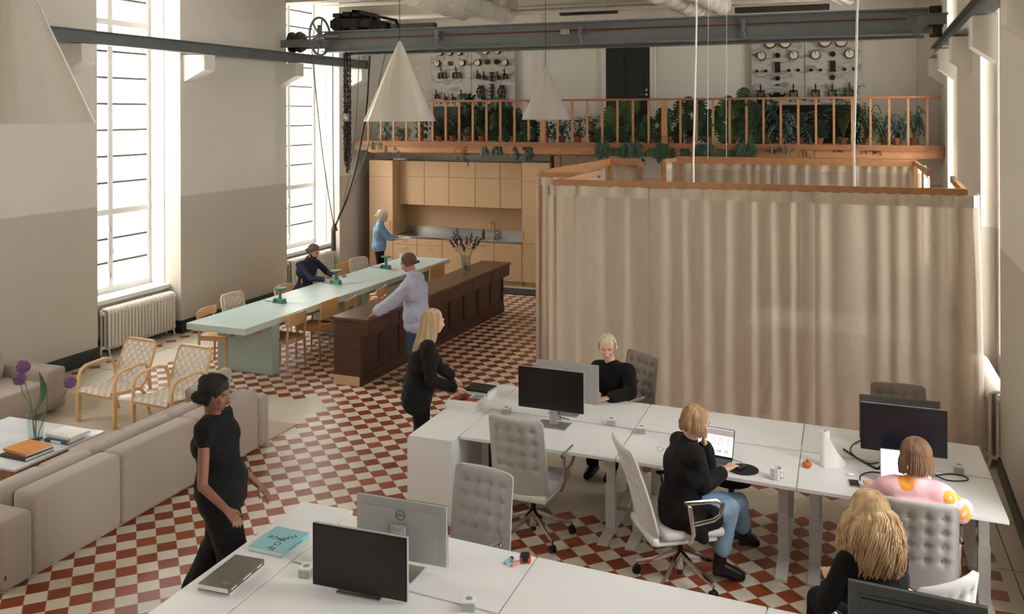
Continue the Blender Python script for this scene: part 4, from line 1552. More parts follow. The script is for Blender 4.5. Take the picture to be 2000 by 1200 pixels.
# flowers on the dark counter
q = aZ(910, 531, CH)
vs = glass_vase('tall clear glass vase of violet delphiniums on the dark counter', (q.x, q.y, CH+.001), .27, .085, .55)
R3 = random.Random(3)
fol, pet = MB(), MB()
for k, (px, py) in enumerate(((878, 470), (886, 452), (892, 447), (900, 465), (912, 462), (922, 455), (929, 474), (939, 466), (905, 478), (932, 462), (884, 462))):
    hd = aY(px, py, q.y+R3.uniform(-.12, .12))-q
    st = [Vector((R3.uniform(-.03, .03), 0, .02)), Vector((hd.x*.3, hd.y*.3, .25)), hd*.7+Vector((0, 0, .03)), hd]
    fol.tube(st, .003, 5)
    for m_ in range(14):
        u = R3.uniform(.25, .9)
        p = st[1].lerp(hd, u)
        leaf(fol, p, p+Vector((R3.uniform(-.06, .06), R3.uniform(-.05, .05), R3.uniform(-.01, .05))), .012)
    for m_ in range(26):
        u = 1-m_/26*.42
        p = st[1].lerp(hd, u)+Vector((R3.uniform(-1, 1), R3.uniform(-1, 1), 0))*.02*(1.2-(u-.55))
        pet.ell(p, .012*(1.6-u), nu=5, nv=3)
fol.build('stems', M['stem'], vs, True)
pet.build('blossoms', M['delph'], vs, True)
# small things on the mint table
q = aZ(785, 505, .75)
t = thing('mug', 'white mug at the far end of the mint table behind the third green lamp', 'mug', (q.x, q.y, .7505))
MB().lathe([(.038, 0), (.042, .09), (.038, .09), (.034, .01)], 20).build('cup', M['white'], t, True)
MB().tube([(-.04, 0, .07), (-.07, 0, .06), (-.07, 0, .03), (-.04, 0, .02)], .005, 6).build('handle', M['white'], t, True)
q = aZ(672, 540, .75)
t = thing('phone', 'dark phone lying on the mint table by the seated man', 'phone', (q.x, q.y, .7505), .5)
MB().box((-.035, -.07, 0), (.035, .07, .009), bev=.003).build('body', M['black'], t)
# ================================================================ CURTAINED BOOTH
cm = bpy.data.materials.new('sheer_linen')
cm.use_nodes = True
nt, bs = nodes(cm)
bs.inputs['Base Color'].default_value = rgb(212, 199, 182)
bs.inputs['Roughness'].default_value = .9
tc = nt.nodes.new('ShaderNodeTexCoord')
nz = nt.nodes.new('ShaderNodeTexNoise')
mp = nt.nodes.new('ShaderNodeMapping')
mp.inputs['Scale'].default_value = (60, 60, 4)
nz.inputs['Scale'].default_value = 3
nt.links.new(tc.outputs['Object'], mp.inputs[0])
nt.links.new(mp.outputs[0], nz.inputs['Vector'])
cc = mixc(nt, nz.outputs['Fac'], rgb(198, 184, 166), rgb(226, 214, 198))
nt.links.new(cc, bs.inputs['Base Color'])
trl = nt.nodes.new('ShaderNodeBsdfTranslucent')
nt.links.new(cc, trl.inputs[0])
m1_ = nt.nodes.new('ShaderNodeMixShader')
m1_.inputs[0].default_value = .5
nt.links.new(bs.outputs[0], m1_.inputs[1])
nt.links.new(trl.outputs[0], m1_.inputs[2])
tp_ = nt.nodes.new('ShaderNodeBsdfTransparent')
m2_ = nt.nodes.new('ShaderNodeMixShader')
m2_.inputs[0].default_value = .13
nt.links.new(m1_.outputs[0], m2_.inputs[1])
nt.links.new(tp_.outputs[0], m2_.inputs[2])
nt.links.new(m2_.outputs[0], nt.nodes['Material Output'].inputs[0])
M['linen'] = cm
M['linen_dense'] = mat('doubled_linen', rgb(206, 192, 174), .9, var=.05, scale=40)


def curtain(label, path, z1, seed, flare=.0, amp=.035, z0=.02, group=None, header=True):
    rr = random.Random(seed)
    P = [Vector((p[0], p[1], 0)) for p in path]
    segs = [(a, b_) for a, b_ in zip(P, P[1:])]
    L = sum((b_-a).length for a, b_ in segs)
    n = int(L/.018)
    ph = [rr.uniform(0, 6.28) for _ in range(8)]
    rows = [z1, z1-.03, z1-.12, z1-.13, z1-.5, z1-1.0, z1-1.6, z1-2.1, z0+.1, z0]
    # jittered fold positions
    knots, s_ = [], 0
    while s_ < L+.3:
        knots.append(s_)
        s_ += rr.choice((.07, .09, .1, .12, .16, .22))

    def fold(s_):
        for k in range(len(knots)-1):
            if s_ <= knots[k+1]:
                u = (s_-knots[k])/(knots[k+1]-knots[k])
                w_ = knots[k+1]-knots[k]
                return sin(pi*u)*(1 if k % 2 else -1)*min(1.25, (w_/.1)**.5)
        return 0

    def point(s_, z, wgt, off=0.):
        d = s_
        for a, b_ in segs:
            l_ = (b_-a).length
            if d <= l_ or (a, b_) == segs[-1]:
                t_ = (b_-a)/l_
                nn = Vector((t_.y, -t_.x, 0))
                c = a+t_*min(d, l_)
                break
            d -= l_
        f1 = fold(s_)
        low = (z1-z)/(z1-z0)
        f2 = sin(s_*21+ph[0]+low*.5)*.5+sin(s_*9.3+ph[1])*.5
        dd = (f1*(1-.45*low)+f2*.7*low)*amp*wgt+off+flare*low
        return c+nn*dd+Vector((0, 0, z))
    V_ = []
    for r_, z in enumerate(rows):
        V_.append([point(L*k/n, z+(.006*sin(k*.9) if r_ == 0 else 0), .8 if r_ < 3 else 1.) for k in range(n+1)])
    mb = MB()
    mb.loft(V_, caps=False, closed=False)
    t = thing('curtain', label, 'curtain', (P[0].x, P[0].y, 0), 0, group)
    o = mb.build('fabric', M['linen'], t, radians(80), recalc=False)
    o.location = (-P[0].x, -P[0].y, 0)
    if header:
        mb = MB()
        mb.loft([[point(L*k/n, z, .8, .004) for k in range(n+1)] for z in (z1-.005, z1-.12)], caps=False, closed=False)
        o = mb.build('header_band', M['linen_dense'], t, radians(80), recalc=False)
        o.location = (-P[0].x, -P[0].y, 0)
    return t


M['railw'] = mat('curtain_rail_timber', rgb(180, 130, 88), .45, var=.12, scale=4, stretch=(3, 3, 3))
YF, XL, XR = 9.9, -3.12, 1.14
zf = 2.69
bf = thing('booth_framework', 'pine frame carrying the linen curtains of the meeting booth in front of the gallery', 'frame', (XL, YF, 0))


def fbar(a, b_, name='rail', w_=.045, h_=.07):
    MB().bar(Vector(a)-Vector((XL, YF, 0)), Vector(b_)-Vector((XL, YF, 0)), w_, h_).build(name, M['railw'], bf)


fbar((XL, YF, zf), (XR, YF, zf))
fbar((XL, YF, zf-.01), (XL, 12.0, zf-.01))
fbar((-3.98, 12.0, 2.63), (XL, 12.0, 2.63))
fbar((-3.98, 12.0, 2.63), (-3.86, 15.45, 2.63), 'rail', .045, .12)
fbar((-3.86, 15.45, 2.64), (-3.3, 15.45, 2.64), 'rail', .045, .12)
qx = aY(1322, 306, 16.0)
qr = aY(1788, 314, 16.0)
fbar((qx.x, 16.0, 2.66), (qr.x, 16.0, 2.66), 'rail', .045, .12)
fbar((qx.x-.02, 16.0, 2.66), (aY(1296, 312, 15.0).x, 15.0, 2.68), 'rail')
fbar((XR, YF, zf-.01), (XR+.1, 12.0, zf-.01))
fbar((qr.x, 16.0, 2.66), (qr.x-.04, 13., 2.68), 'rail')
for x, y in ((XL, YF+.05), (XR-.03, YF+.05), (-3.98, 12.0), (-3.86, 15.45), (-3.32, 15.45), (qx.x, 16), (qr.x, 16), (aY(1298, 312, 15.0).x, 15.0)):
    fbar((x, y, 0), (x, y, 2.66), 'post', .06, .07)
x1_, x2_ = aY(1268, 500, YF).x, aY(1590, 500, YF).x
G_ = 'front linen curtains of the booth'
curtain('front linen curtain, left panel behind the short haired blond woman in black', [(XL-.05, YF-.04), (x1_+.03, YF-.04)], zf-.03, 3, .03, .055, group=G_)
curtain('front linen curtain, middle panel behind the white desks', [(x1_+.01, YF-.015), (x2_+.03, YF-.04)], zf-.03, 8, .03, .034, group=G_)
curtain('front linen curtain, right panel ending beside the radiator', [(x2_+.01, YF-.055), (XR+.08, YF-.04), (XR+.14, YF+.25)], zf-.03, 14, .06, .022, group=G_)
curtain('linen curtain return at the left side of the booth, joining front and set back parts', [(XL-.06, 12.0), (XL-.06, YF+.02)], zf-.04, 21, .01, .03)
curtain('set back linen curtain at the left corner of the booth nearest the kitchen aisle', [(-4.05, 11.94), (XL-.1, 11.94)], 2.6, 27, .02, .035)
curtain('linen curtain along the left side of the booth facing the dark counter', [(-3.94, 15.4), (-4.06, 12.0)], 2.6, 31, .0, .03)
curtain('short linen curtain at the far left corner of the booth beside the opening', [(-3.25, 15.52), (-3.8, 15.52)], 2.62, 37, .0, .03)
curtain('long rear linen curtain of the booth below the gallery beam', [(qx.x, 16.07), (qr.x+.1, 16.07)], 2.61, 43, .0, .035)
curtain('short linen curtain right of the booth opening under the gallery', [(aY(1292, 312, 15.0).x, 14.95), (qx.x-.1, 16.05)], 2.63, 47, .0, .02)
curtain('bright linen curtain end at the far right corner of the booth under the gallery', [(qr.x+.14, 16.05), (qr.x+.08, 14.6)], 2.62, 53, .0, .02)
# things inside the booth
bt = thing('meeting_table', 'dim table inside the booth, faintly visible through the front curtain', 'table', (-.3, 12.6, 0))
MB().box((-.9, -.5, .7), (1.1, .5, .74), bev=.01).build('tabletop', M['white'], bt)
for x in (-.75, .95):
    for y in (-.4, .4):
        MB().box((x-.02, y-.02, 0), (x+.02, y+.02, .7)).build('leg', M['white_metal'], bt)
sh = thing('shelf_unit', 'low white shelf with small things seen faintly through the right curtain', 'shelf', (.75, 12.9, 0))
MB().box((-.2, -.2, 0), (-.18, .4, 1.45)).box((.35, -.2, 0), (.37, .4, 1.45)).box((-.2, .38, 0), (.37, .4, 1.45)).build('side_panel', M['white'], sh)
for z in (.05, .5, .95, 1.43):
    MB().box((-.179, -.2, z), (.349, .379, z+.02)).build('shelf', M['white'], sh)
tag(MB().lathe([(.05, 0), (.06, .1), (.03, .2), (.035, .22)], 16).build('vase', M['white'], None, True, (.72, 12.9, 1.451)), 'small pale vase on the shelf behind the right part of the front curtain', 'vase')

# ================================================================ DESKS
TH = .025
ZD = .73


def slabq(c, z0, z1, loc):
    return MB().prism([(p[0]-loc[0], p[1]-loc[1]) for p in c], z0, z1)


def shrink(c, d=.005):
    cx_ = sum(p[0] for p in c)/4
    cy_ = sum(p[1] for p in c)/4
    return [(p[0]+(d if p[0] < cx_ else -d), p[1]+(d if p[1] < cy_ else -d)) for p in c]


def desk(label, c, front, legs=True, group=None):
    """c: near-left, near-right, far-right, far-left; front: 'near' or 'far' is the sitting side"""
    c = shrink(c)
    lx, ly = c[0]
    t = thing('desk', label, 'desk', (lx, ly, 0), 0, group)
    slabq(c, ZD-TH, ZD, (lx, ly)).build('desktop', M['white'], t)
    fr = 1 if front == 'near' else -1
    for side in (0, 1):
        a = c[0] if side == 0 else c[1]
        b_ = c[3] if side == 0 else c[2]
        sx_ = 1 if side == 0 else -1
        x = a[0]-lx+sx_*.11
        y0, y1 = a[1]-ly, b_[1]-ly
        ym = (y0+y1)/2-.02*fr
        MB().box((x-.045, y0+.03, 0), (x+.045, y1-.03, .028), bev=.004).build('foot', M['white_metal'], t)
        MB().box((x-.04, ym-.03, .028), (x+.04, ym+.03, .4)).box((x-.034, ym-.024, .4), (x+.034, ym+.024, .64)).box((x-.04, ym-.03, .64), (x+.04, ym+.03, ZD-TH-.03)).build('leg', M['white_metal'], t)
    MB().box((.12, (c[3][1]-ly)*.5-.05, ZD-TH-.045), (c[1][0]-lx-.12, (c[3][1]-ly)*.5+.05, ZD-TH-.001)).build('crossbeam', M['white_metal'], t)
    yb = (.0 if front == 'near' else c[3][1]-ly)
    s_ = -1 if front == 'near' else 1
    xc = (c[1][0]-lx-.14 if front == 'near' else .14)
    MB().box((xc-.05, min(yb, yb-s_*.05)-.0, ZD-TH-.022), (xc+.05, max(yb, yb-s_*.05), ZD-TH-.001)).build('control_panel', M['black'], t)
    tx = .03
    MB().box((tx, yb+(-.001 if s_ < 0 else .0), ZD-TH+.004), (tx+.035, yb+(0 if s_ < 0 else .001), ZD-.006)).build('edge_label', M['black'], t)
    return t


# far bank: front, middle and far edges
FB_x = (-3.08, -1.71, -.325, 1.05)
FB = {'f': (7.03, 6.985, 6.89, 6.81), 'm': (7.765, 7.70, 7.66, 7.555), 'b': (8.51, 8.42, 8.35, 8.27)}
nm = ['left, under the black monitor', 'middle, with laptop and mouse pad', 'right, with paper roll and phone']
nf = ['left, where the short haired woman sits', 'middle, completely empty', 'right, under the rear dark monitor']
for k in range(3):
    desk('white desk of the far bank, chair side '+nm[k], [(FB_x[k], FB['f'][k]), (FB_x[k+1], FB['f'][k+1]), (FB_x[k+1], FB['m'][k+1]-.008), (FB_x[k], FB['m'][k]-.008)], 'near')
    desk('white desk of the far bank, curtain side '+nf[k], [(FB_x[k], FB['m'][k]+.012), (FB_x[k+1], FB['m'][k+1]+.012), (FB_x[k+1], FB['b'][k+1]), (FB_x[k], FB['b'][k])], 'far')
NB_x = (-3.19, -1.785, -.4, .98)
NBv = {'b': (5.40, 5.28, 5.18, 5.1), 'm': (4.71, 4.60, 4.50, 4.42), 'f': (4.0, 3.9, 3.8, 3.72)}
nm = ['left, under the black monitor', 'middle with nothing on it', 'right, cut off by the frame']
nf = ['left, under the silver backed monitor', 'middle, empty except the seam', 'right, under the dark monitor back']
for k in range(3):
    desk('white desk of the near bank, camera side row, '+nm[k], [(NB_x[k], NBv['f'][k]), (NB_x[k+1], NBv['f'][k+1]), (NB_x[k+1], NBv['m'][k+1]-.004), (NB_x[k], NBv['m'][k]-.004)], 'near')
    desk('white desk of the near bank, aisle side '+nf[k], [(NB_x[k], NBv['m'][k]+.004), (NB_x[k+1], NBv['m'][k+1]+.004), (NB_x[k+1], NBv['b'][k+1]), (NB_x[k], NBv['b'][k])], 'far')


def cabinet(label, x0, x1, y0, y1, n):
    t = thing('storage_cabinet', label, 'cabinet', (x0, y0, 0))
    w_, d_ = x1-x0, y1-y0
    MB().box((0, 0, .03), (w_, d_, ZD-.02)).box((.02, .02, 0), (w_-.02, d_-.02, .03)).build('body', M['white'], t)
    MB().box((-.003, -.003, ZD-.02), (w_+.003, d_+.003, ZD+.002), bev=.002).build('top', M['white'], t)
    for k in range(n):
        a = d_*k/n
        MB().box((-.018, a+.003, .035), (-.001, a+d_/n-.003, ZD-.024)).build('door', M['white'], t)


cabinet('white storage cabinet at the left end of the far desks, carrying two book stacks', -3.49, -3.09, 6.9, 8.5, 2)
cabinet('white storage cabinet left of the near desks, carrying the cyan and grey books', -3.6, -3.2, 2.9, 5.46, 3)

# ================================================================ MONITORS
M['screen'] = mat('black_screen', rgb(26, 20, 19), .25)
M['screen2'] = mat('blue_black_screen', rgb(30, 31, 38), .25)
M['silver'] = mat('silver_plastic', rgb(178, 178, 176), .35, .3)
M['grey_back'] = mat('dark_grey_plastic', rgb(84, 86, 86), .45)


def monitor(label, x, y, rz, zb, back, scr, slot=False, logo=True, tilt=0.):
    """screen faces -y locally, stand plate on the desk"""
    t = thing('monitor', label, 'monitor', (x, y, ZD+.001), rz)
    z0 = zb-ZD
    w_, h_ = .605, .358
    b_ = MB().box((-w_/2, -.012, z0), (w_/2, .012, z0+h_), bev=.003).box((-w_*.42, .012, z0+.03), (w_*.42, .017, z0+h_-.05), bev=.004)
    b_ = b_.build('housing', back, t)
    MB().box((-w_/2, -.0145, z0), (w_/2, -.0121, z0+h_)).build('bezel', M['black'], t)
    MB().box((-w_/2+.008, -.0165, z0+.016), (w_/2-.008, -.0148, z0+h_-.009)).build('screen', scr, t)
    MB().box((-.035, .05, .008), (.035, .075, z0+h_*.55), bev=.006).box((-.05, .025, z0+h_*.42), (.05, .06, z0+h_*.62), bev=.008).build('stand', M['silver'], t)
    MB().box((-.14, -.04, 0), (.14, .15, .009), bev=.003).build('base_plate', M['alu'], t)
    if slot:
        MB().box((-w_*.4, .0175, z0+h_*.8), (w_*.4, .019, z0+h_*.82)).build('vent_slot', M['black'], t)
    if logo:
        g_ = MB()
        g_.tube([(.03*cos(a*pi/12), .019, z0+h_*.76+.03*sin(a*pi/12)) for a in range(25)], .0018, 5)
        g_ = g_.build('logo_ring', M['grey_back'], t, True)
        text('DELL', .021, M['grey_back'], t, (0, .0195, z0+h_*.76), (pi/2, 0, pi), 'logo_lettering')
    MB().tube([(.03, .08, .2), (.04, .13, .05), (.02, .2, .006), (-.1, .24, .006)], .004, 6).build('cable', M['black'], t)
    return t


monitor('monitor with black screen standing nearest the camera on the near desks', -2.6, 4.52, radians(1), .745, M['silver'], M['screen'])
monitor('silver backed monitor with round logo facing away on the near desks', -2.515, 4.87, pi-radians(0), .785, M['silver'], M['screen'])
monitor('monitor with black screen on the left desk of the far bank', -2.405, 7.5, radians(-2), .885, M['silver'], M['screen'])
monitor('silver backed monitor facing the blond woman in black, behind the black one', -2.4, 7.97, pi-radians(2), .82, M['silver'], M['screen'])
monitor('big dark screen monitor behind the white laptop on the right desk', .425, 7.42, radians(-1), .895, M['silver'], M['screen2'], logo=False)
monitor('dark grey monitor back peeking out above the right hand screen', .425, 7.93, pi, .80, M['grey_back'], M['screen'], True, False)
monitor('dark grey monitor back at the bottom right corner in front of the curly blonde woman', .32, 4.66, pi+radians(-5), .84, M['grey_back'], M['screen'], True, False)
monitor('black screen monitor just entering the frame at the bottom right edge', .28, 4.32, radians(-5), .80, M['silver'], M['screen'], logo=False)

# ================================================================ OFFICE CHAIRS
M['grey_wool'] = mat('light_grey_wool', rgb(176, 172, 168), .92, var=.03, scale=120, bump=.15, bscale=400, sheen=.3)
M['lit_wool'] = mat('lit_grey_wool', rgb(206, 202, 198), .92, var=.03, scale=120, bump=.15, bscale=400, sheen=.3)  # the same grey wool, made paler to carry the light on it
M['shaded_grey_wool'] = mat('shaded_grey_wool', rgb(140, 126, 116), .92, var=.03, scale=120, bump=.15, bscale=400, sheen=.3)  # the same grey wool with the shade by the curtain put into its colour


def office_chair(label, loc, rz, wool, top=1.08, recline=.12, arms=True, seat=True, base_rz=0., group='tufted office chairs', seat_z=.47):
    """faces +y; back panel at y=-.27"""
    t = thing('office_chair', label, 'office chair', loc, rz, group)
    zb, hw_ = .40, .245
    N, K = 38, 30
    h_ = top-zb
    dots = [(u, v) for u in (-.15, -.05, .05, .15) for v in (.1, .2, .3, .4)]
    th = .022

    def P(i, j, s_):
        v = j/N*h_            # from the bottom
        u_ = i/K*2-1
        vt = h_-v
        ww = hw_*(1-.05*(v/h_))*(1-.25*max(0, (.09-v)/.09)**2)
        # rounded upper corners
        if vt < .035:
            ww -= .035*(1-sqrt(max(0, 1-((.035-vt)/.035)**2)))
        x = u_*ww
        e = max(0, 1-abs(u_)**6)*min(1, vt/.02, v/.02+.3)
        d = th*max(.35, e)
        dent = 0
        if vt < .5:
            for a, b_ in dots:
                r2 = (x-a)**2+(vt-b_)**2
                dent += .019*math.exp(-r2/.00045)
            dent += .0055*(math.exp(-((((x+.1) % .1)-.05)/.012)**2)+math.exp(-((((vt) % .1))/.012)**2)+math.exp(-((((vt) % .1)-.1)/.012)**2))*(1 if vt < .45 and vt > .05 and abs(x) < .2 else .0)
        y = -.27-recline*(v/h_)**1.3*h_-.03*(u_*u_-1)*-1
        return Vector((x, y+s_*(d-dent), zb+v))
    mb = MB()
    f_ = [[P(i, j, 1) for i in range(K+1)]+[P(i, j, -1) for i in range(K, -1, -1)] for j in range(N+1)]
    mb.loft(f_)
    mb.build('backrest', wool, t, radians(75))
    bt_ = MB()
    for a, b_ in dots:
        j = (h_-b_)/h_*N
        for s_ in (1, -1):
            p = P((a/hw_+1)/2*K, j, s_)
            bt_.ell(p, (.008, .003, .008), nu=6, nv=4)
    bt_.build('buttons', wool, t, True)
    if seat:
        MB().box((-.245, -.24, seat_z-.065), (.245, .235, seat_z), bev=.03).build('seat', wool, t, radians(70))
        MB().box((-.22, -.3, seat_z-.1), (.22, .18, seat_z-.07), bev=.01).box((-.235, -.33, seat_z-.09), (.235, -.27, seat_z-.03), bev=.02).build('seat_shell', M['white_metal'], t, radians(60))
    if arms:
        for s_ in (-1, 1):
            x = s_*.285
            p_ = [(x*.9, -.05, seat_z-.08), (x, -.03, seat_z), (x, -.06, seat_z+.2), (x, -.1, seat_z+.225), (x, .14, seat_z+.225), (x, .19, seat_z+.2), (x, .17, seat_z+.12), (x, .12, seat_z+.09), (x, -.035, seat_z+.07)]
            MB().tube(p_, .014, 10, flat=(.8, 1.3)).build('armrest', M['chrome'], t, True)
    br = Matrix.Rotation(base_rz, 3, 'Z')
    MB().cyl((0, -.02, .09), (0, -.02, .22), .03, 16).build('gas_lift_cover', M['chrome'], t, True)
    MB().cyl((0, -.02, .2), (0, -.02, seat_z-.08), .02, 12).box((-.07, -.12, seat_z-.14), (.07, .08, seat_z-.09), bev=.01).cyl((0, -.02, .05), (0, -.02, .09), .022, 12).build('column', M['black'], t, True)
    for k in range(5):
        a = 2*pi*k/5+base_rz+pi/2
        d = Vector((cos(a), sin(a), 0))
        c0_ = Vector((0, -.02, 0))
        sp_ = MB().tube([c0_+d*.02+Vector((0, 0, .2)), c0_+d*.07+Vector((0, 0, .185)), c0_+d*.2+Vector((0, 0, .125)), c0_+d*.33+Vector((0, 0, .088))], [.026, .022, .017, .012], 8, flat=(1.1, .8)).build('spoke', M['chrome'], t, True)
        w1 = Vector((-d.y, d.x, 0))
        e_ = c0_+d*.325
        MB().cyl(e_+w1*.022+Vector((0, 0, .031)), e_+w1*.008+Vector((0, 0, .031)), .031, 16).cyl(e_-w1*.022+Vector((0, 0, .031)), e_-w1*.008+Vector((0, 0, .031)), .031, 16).cyl(e_-w1*.008+Vector((0, 0, .04)), e_+w1*.008+Vector((0, 0, .04)), .02, 10).cyl(e_+Vector((0, 0, .045)), e_+Vector((0, 0, .09)), .006, 6).build('caster', M['black'], sp_, True)
    return t


office_chair('grey tufted office chair seen from behind at the left desk of the far bank', (-2.4, 7.02, 0), radians(-4), M['grey_wool'], 1.09, .16, base_rz=.25, seat_z=.5)
office_chair('grey tufted office chair behind the silver monitor at the near desks', (-2.4, 5.44, 0), pi+radians(-10), M['grey_wool'], 1.02, .12, base_rz=.5)
office_chair('pale grey tufted office chair under the woman in the long black coat', (-1.13, 6.72, 0), radians(-58), M['lit_wool'], 1.07, .3, base_rz=.1)
office_chair('grey tufted office chair of the woman in the pink shirt, back to the camera', (.43, 6.55, 0), radians(1), M['grey_wool'], 1.06, .22, base_rz=.6)
office_chair('lit-toned grey tufted office chair beside the curly blonde woman at the bottom right', (.26, 5.41, 0), radians(46), M['lit_wool'], 1.05, .12, base_rz=.3)
office_chair('shade-toned grey tufted office chair behind the short haired blond woman, against the curtain', (-2.12, 8.76, 0), pi-radians(36), M['shaded_grey_wool'], 1.04, .12, base_rz=.1)
office_chair('shade-toned grey tufted office chair whose top peeks over the right hand monitors', (.47, 8.62, 0), pi, M['shaded_grey_wool'], .99, .12)
st = thing('stool', 'round black stool pushed under the middle desk beside the crossed knees', 'stool', (-.88, 7.66, 0))
MB().cyl((0, 0, .41), (0, 0, .46), .17, 32).build('seat', mat('black_felt', rgb(22, 22, 22), .9), st, True)
MB().cyl((0, 0, .02), (0, 0, .41), .025, 12).cyl((0, 0, 0), (0, 0, .02), .16, 24).build('pedestal', M['black'], st, True)

# ================================================================ SMALL THINGS ON THE DESKS
sk = ['on the far bank beside the book stacks', 'on the seam right of the left far monitor', 'at the corner of the empty middle desk', 'at the bottom edge beside the near black monitor', 'half hidden left of the near black monitor', 'on the right desk behind the black cables']
for k, (px, py, rz) in enumerate(((989, 808, .1), (1194, 830, .1), (1253, 846, .1), (916, 1190, .3), (598, 1125, .1), (1873, 923, -.1))):
    q = aZ(px, py, ZD)
    t = thing('power_socket', 'small white cube power socket '+sk[k], 'power socket', (q.x, q.y, ZD+.001), rz, 'cube power sockets')
    MB().box((-.035, -.035, 0), (.035, .035, .045), bev=.003).build('body', M['silver'], t)
    MB().box((-.036, -.036, .045), (.036, .036, .058), bev=.003).build('lid', M['white'], t)
    MB().cyl((0, 0, .0565), (0, 0, .0585), .02, 20).build('socket', mat('socket_shade', rgb(150, 150, 150), .5), t, True)
# books
lo_ = lambda *a: a
t, L_, W_, th = book('book', 'thin white book under the grey art book on the near cabinet', ((449, 1160), (517, 1100), (464, 1085)), ZD+.003, .014, C_('pale_cover', 224, 220, 214))
t, L_, W_, th = book('book', 'thick grey brown art book on top, nearest on the near cabinet', ((446, 1151), (516, 1093), (464, 1080)), ZD+.0175, .034, C_('grey_brown_cover', 104, 98, 88))
text('— ——\n———', .018, wt_, t, (L_*.16, W_*.38, th+.0004), (0, 0, -pi/2), ext=.0002, align='LEFT')
[MB().box((L_*a_, -.0006, .012), (L_*b2_, -.0001, .02)).build('spine_print', wt_, t) for a_, b2_ in ((.08, .22), (.4, .62), (.8, .92))]
t, L_, W_, th = book('book', 'light cyan book with big black letters on the near cabinet', ((550, 1081), (604, 1041), (543, 1027)), ZD+.003, .03, C_('cyan_cover', 142, 196, 204))
ink = C_('black_ink', 22, 24, 26)
rt = pi
for s_, x, y, r_ in (('W', .62, .12, -.35), ('O', .60, .32, -.1), ('MAN', .66, .62, .9), ('MADE', .42, .52, -.1)):
    text(s_, .062 if len(s_) < 3 else .052, ink, t, (L_*y, W_*(1-x), th+.0004), (0, 0, rt+r_-pi/2), ext=.0002)
text('WOMAN MADE', .02, ink, t, (L_*.5, -.0006, th/2), (pi/2, 0, 0), ext=.0002)
cv = [('white_magazine', 232, 230, 226)]
M['mag'] = C_('white_magazine', 230, 228, 224)
lab5 = ['lowest', 'second from the bottom', 'third from the bottom', 'fourth from the bottom']
for k in range(4):
    dx = (0, 2, -1, 1)[k]
    book('magazine', 'white magazine in the front stack by the blonde woman\'s hand, '+lab5[k], ((871+dx, 796-k*4), (927+dx, 804-k*4), (947+dx, 787-k*4)), ZD+.003+k*.0195, .019, M['mag'], group='front stack on the far cabinet')
t, L_, W_, th = book('magazine', 'magazine with red and blue collage cover on top of the front stack', ((872, 781), (931, 788), (948, 773)), ZD+.003+4*.0195, .015, M['mag'])
R5 = random.Random(5)
for k, (x0, y0, x1, y1, c_) in enumerate(((.08, .1, .55, .9, (150, 48, 34)), (.35, .08, .6, .5, (60, 26, 24)), (.55, .1, .95, .55, (178, 72, 50)), (.6, .6, .95, .95, (84, 150, 196)), (.05, .5, .2, .92, (196, 196, 196)))):
    MB().prism([(L_*x0, W_*y0), (L_*x1, W_*(y0+.03)), (L_*(x1+.02), W_*y1), (L_*(x0+.06), W_*(y1-.02))], th+.0003+k*.0002, th+.0005+k*.0002).build('cover_print', C_('collage', *c_), t)
for k in range(5):
    book('magazine', 'white magazine in the rear stack on the far cabinet, '+(lab5+['top one'])[k] if k < 4 else 'black covered magazine on top of the rear stack on the far cabinet', ((905, 773-k*3.4), (952, 779.5-k*3.4), (966, 766-k*3.4)), ZD+.003+k*.0175, .017, M['mag'] if k < 4 else C_('black_mag', 34, 30, 30), group='rear stack on the far cabinet' if k < 4 else None)

# laptops
M['lapgrey'] = mat('laptop_silver', rgb(150, 150, 152), .35, .8)
M['lapscreen'] = bpy.data.materials.new('lit_white_screen')
M['lapscreen'].use_nodes = True
nt, bs = nodes(M['lapscreen'])
bs.inputs['Base Color'].default_value = (.02, .02, .02, 1)
bs.inputs['Emission Color'].default_value = (1, .97, .98, 1)
bs.inputs['Emission Strength'].default_value = .85
bs.inputs['Roughness'].default_value = .3


def laptop(label, x, y, rz, w_=.32, d_=.22, tilt=18, strength=None, kb=None):
    """faces -y"""
    t = thing('laptop', label, 'laptop', (x, y, ZD+.001), rz)
    MB().box((-w_/2, -d_, 0), (w_/2, 0, .012), bev=.003).build('body', kb or M['black'], t)
    ks = MB()
    for i in range(13):
        for j in range(5):
            ks.box((-w_/2+.02+i*(w_-.04)/13+.001, -.03-j*.019-.016, .012), (-w_/2+.02+(i+1)*(w_-.04)/13-.001, -.03-j*.019, .0135))
    ks.build('keyboard', M['black'], t)
    a = radians(tilt)
    Mx = Matrix.Translation((0, -.004, .012)) @ Matrix.Rotation(-a, 4, 'X')
    MB().box((-w_/2, 0, 0), (w_/2, .006, d_), Mx, bev=.002).build('lid', M['lapgrey'] if kb else M['black'], t)
    MB().box((-w_/2+.006, -.0012, .012), (w_/2-.006, -.0002, d_-.006), Mx).build('screen', strength or M['lapscreen'], t)
    return t, Mx


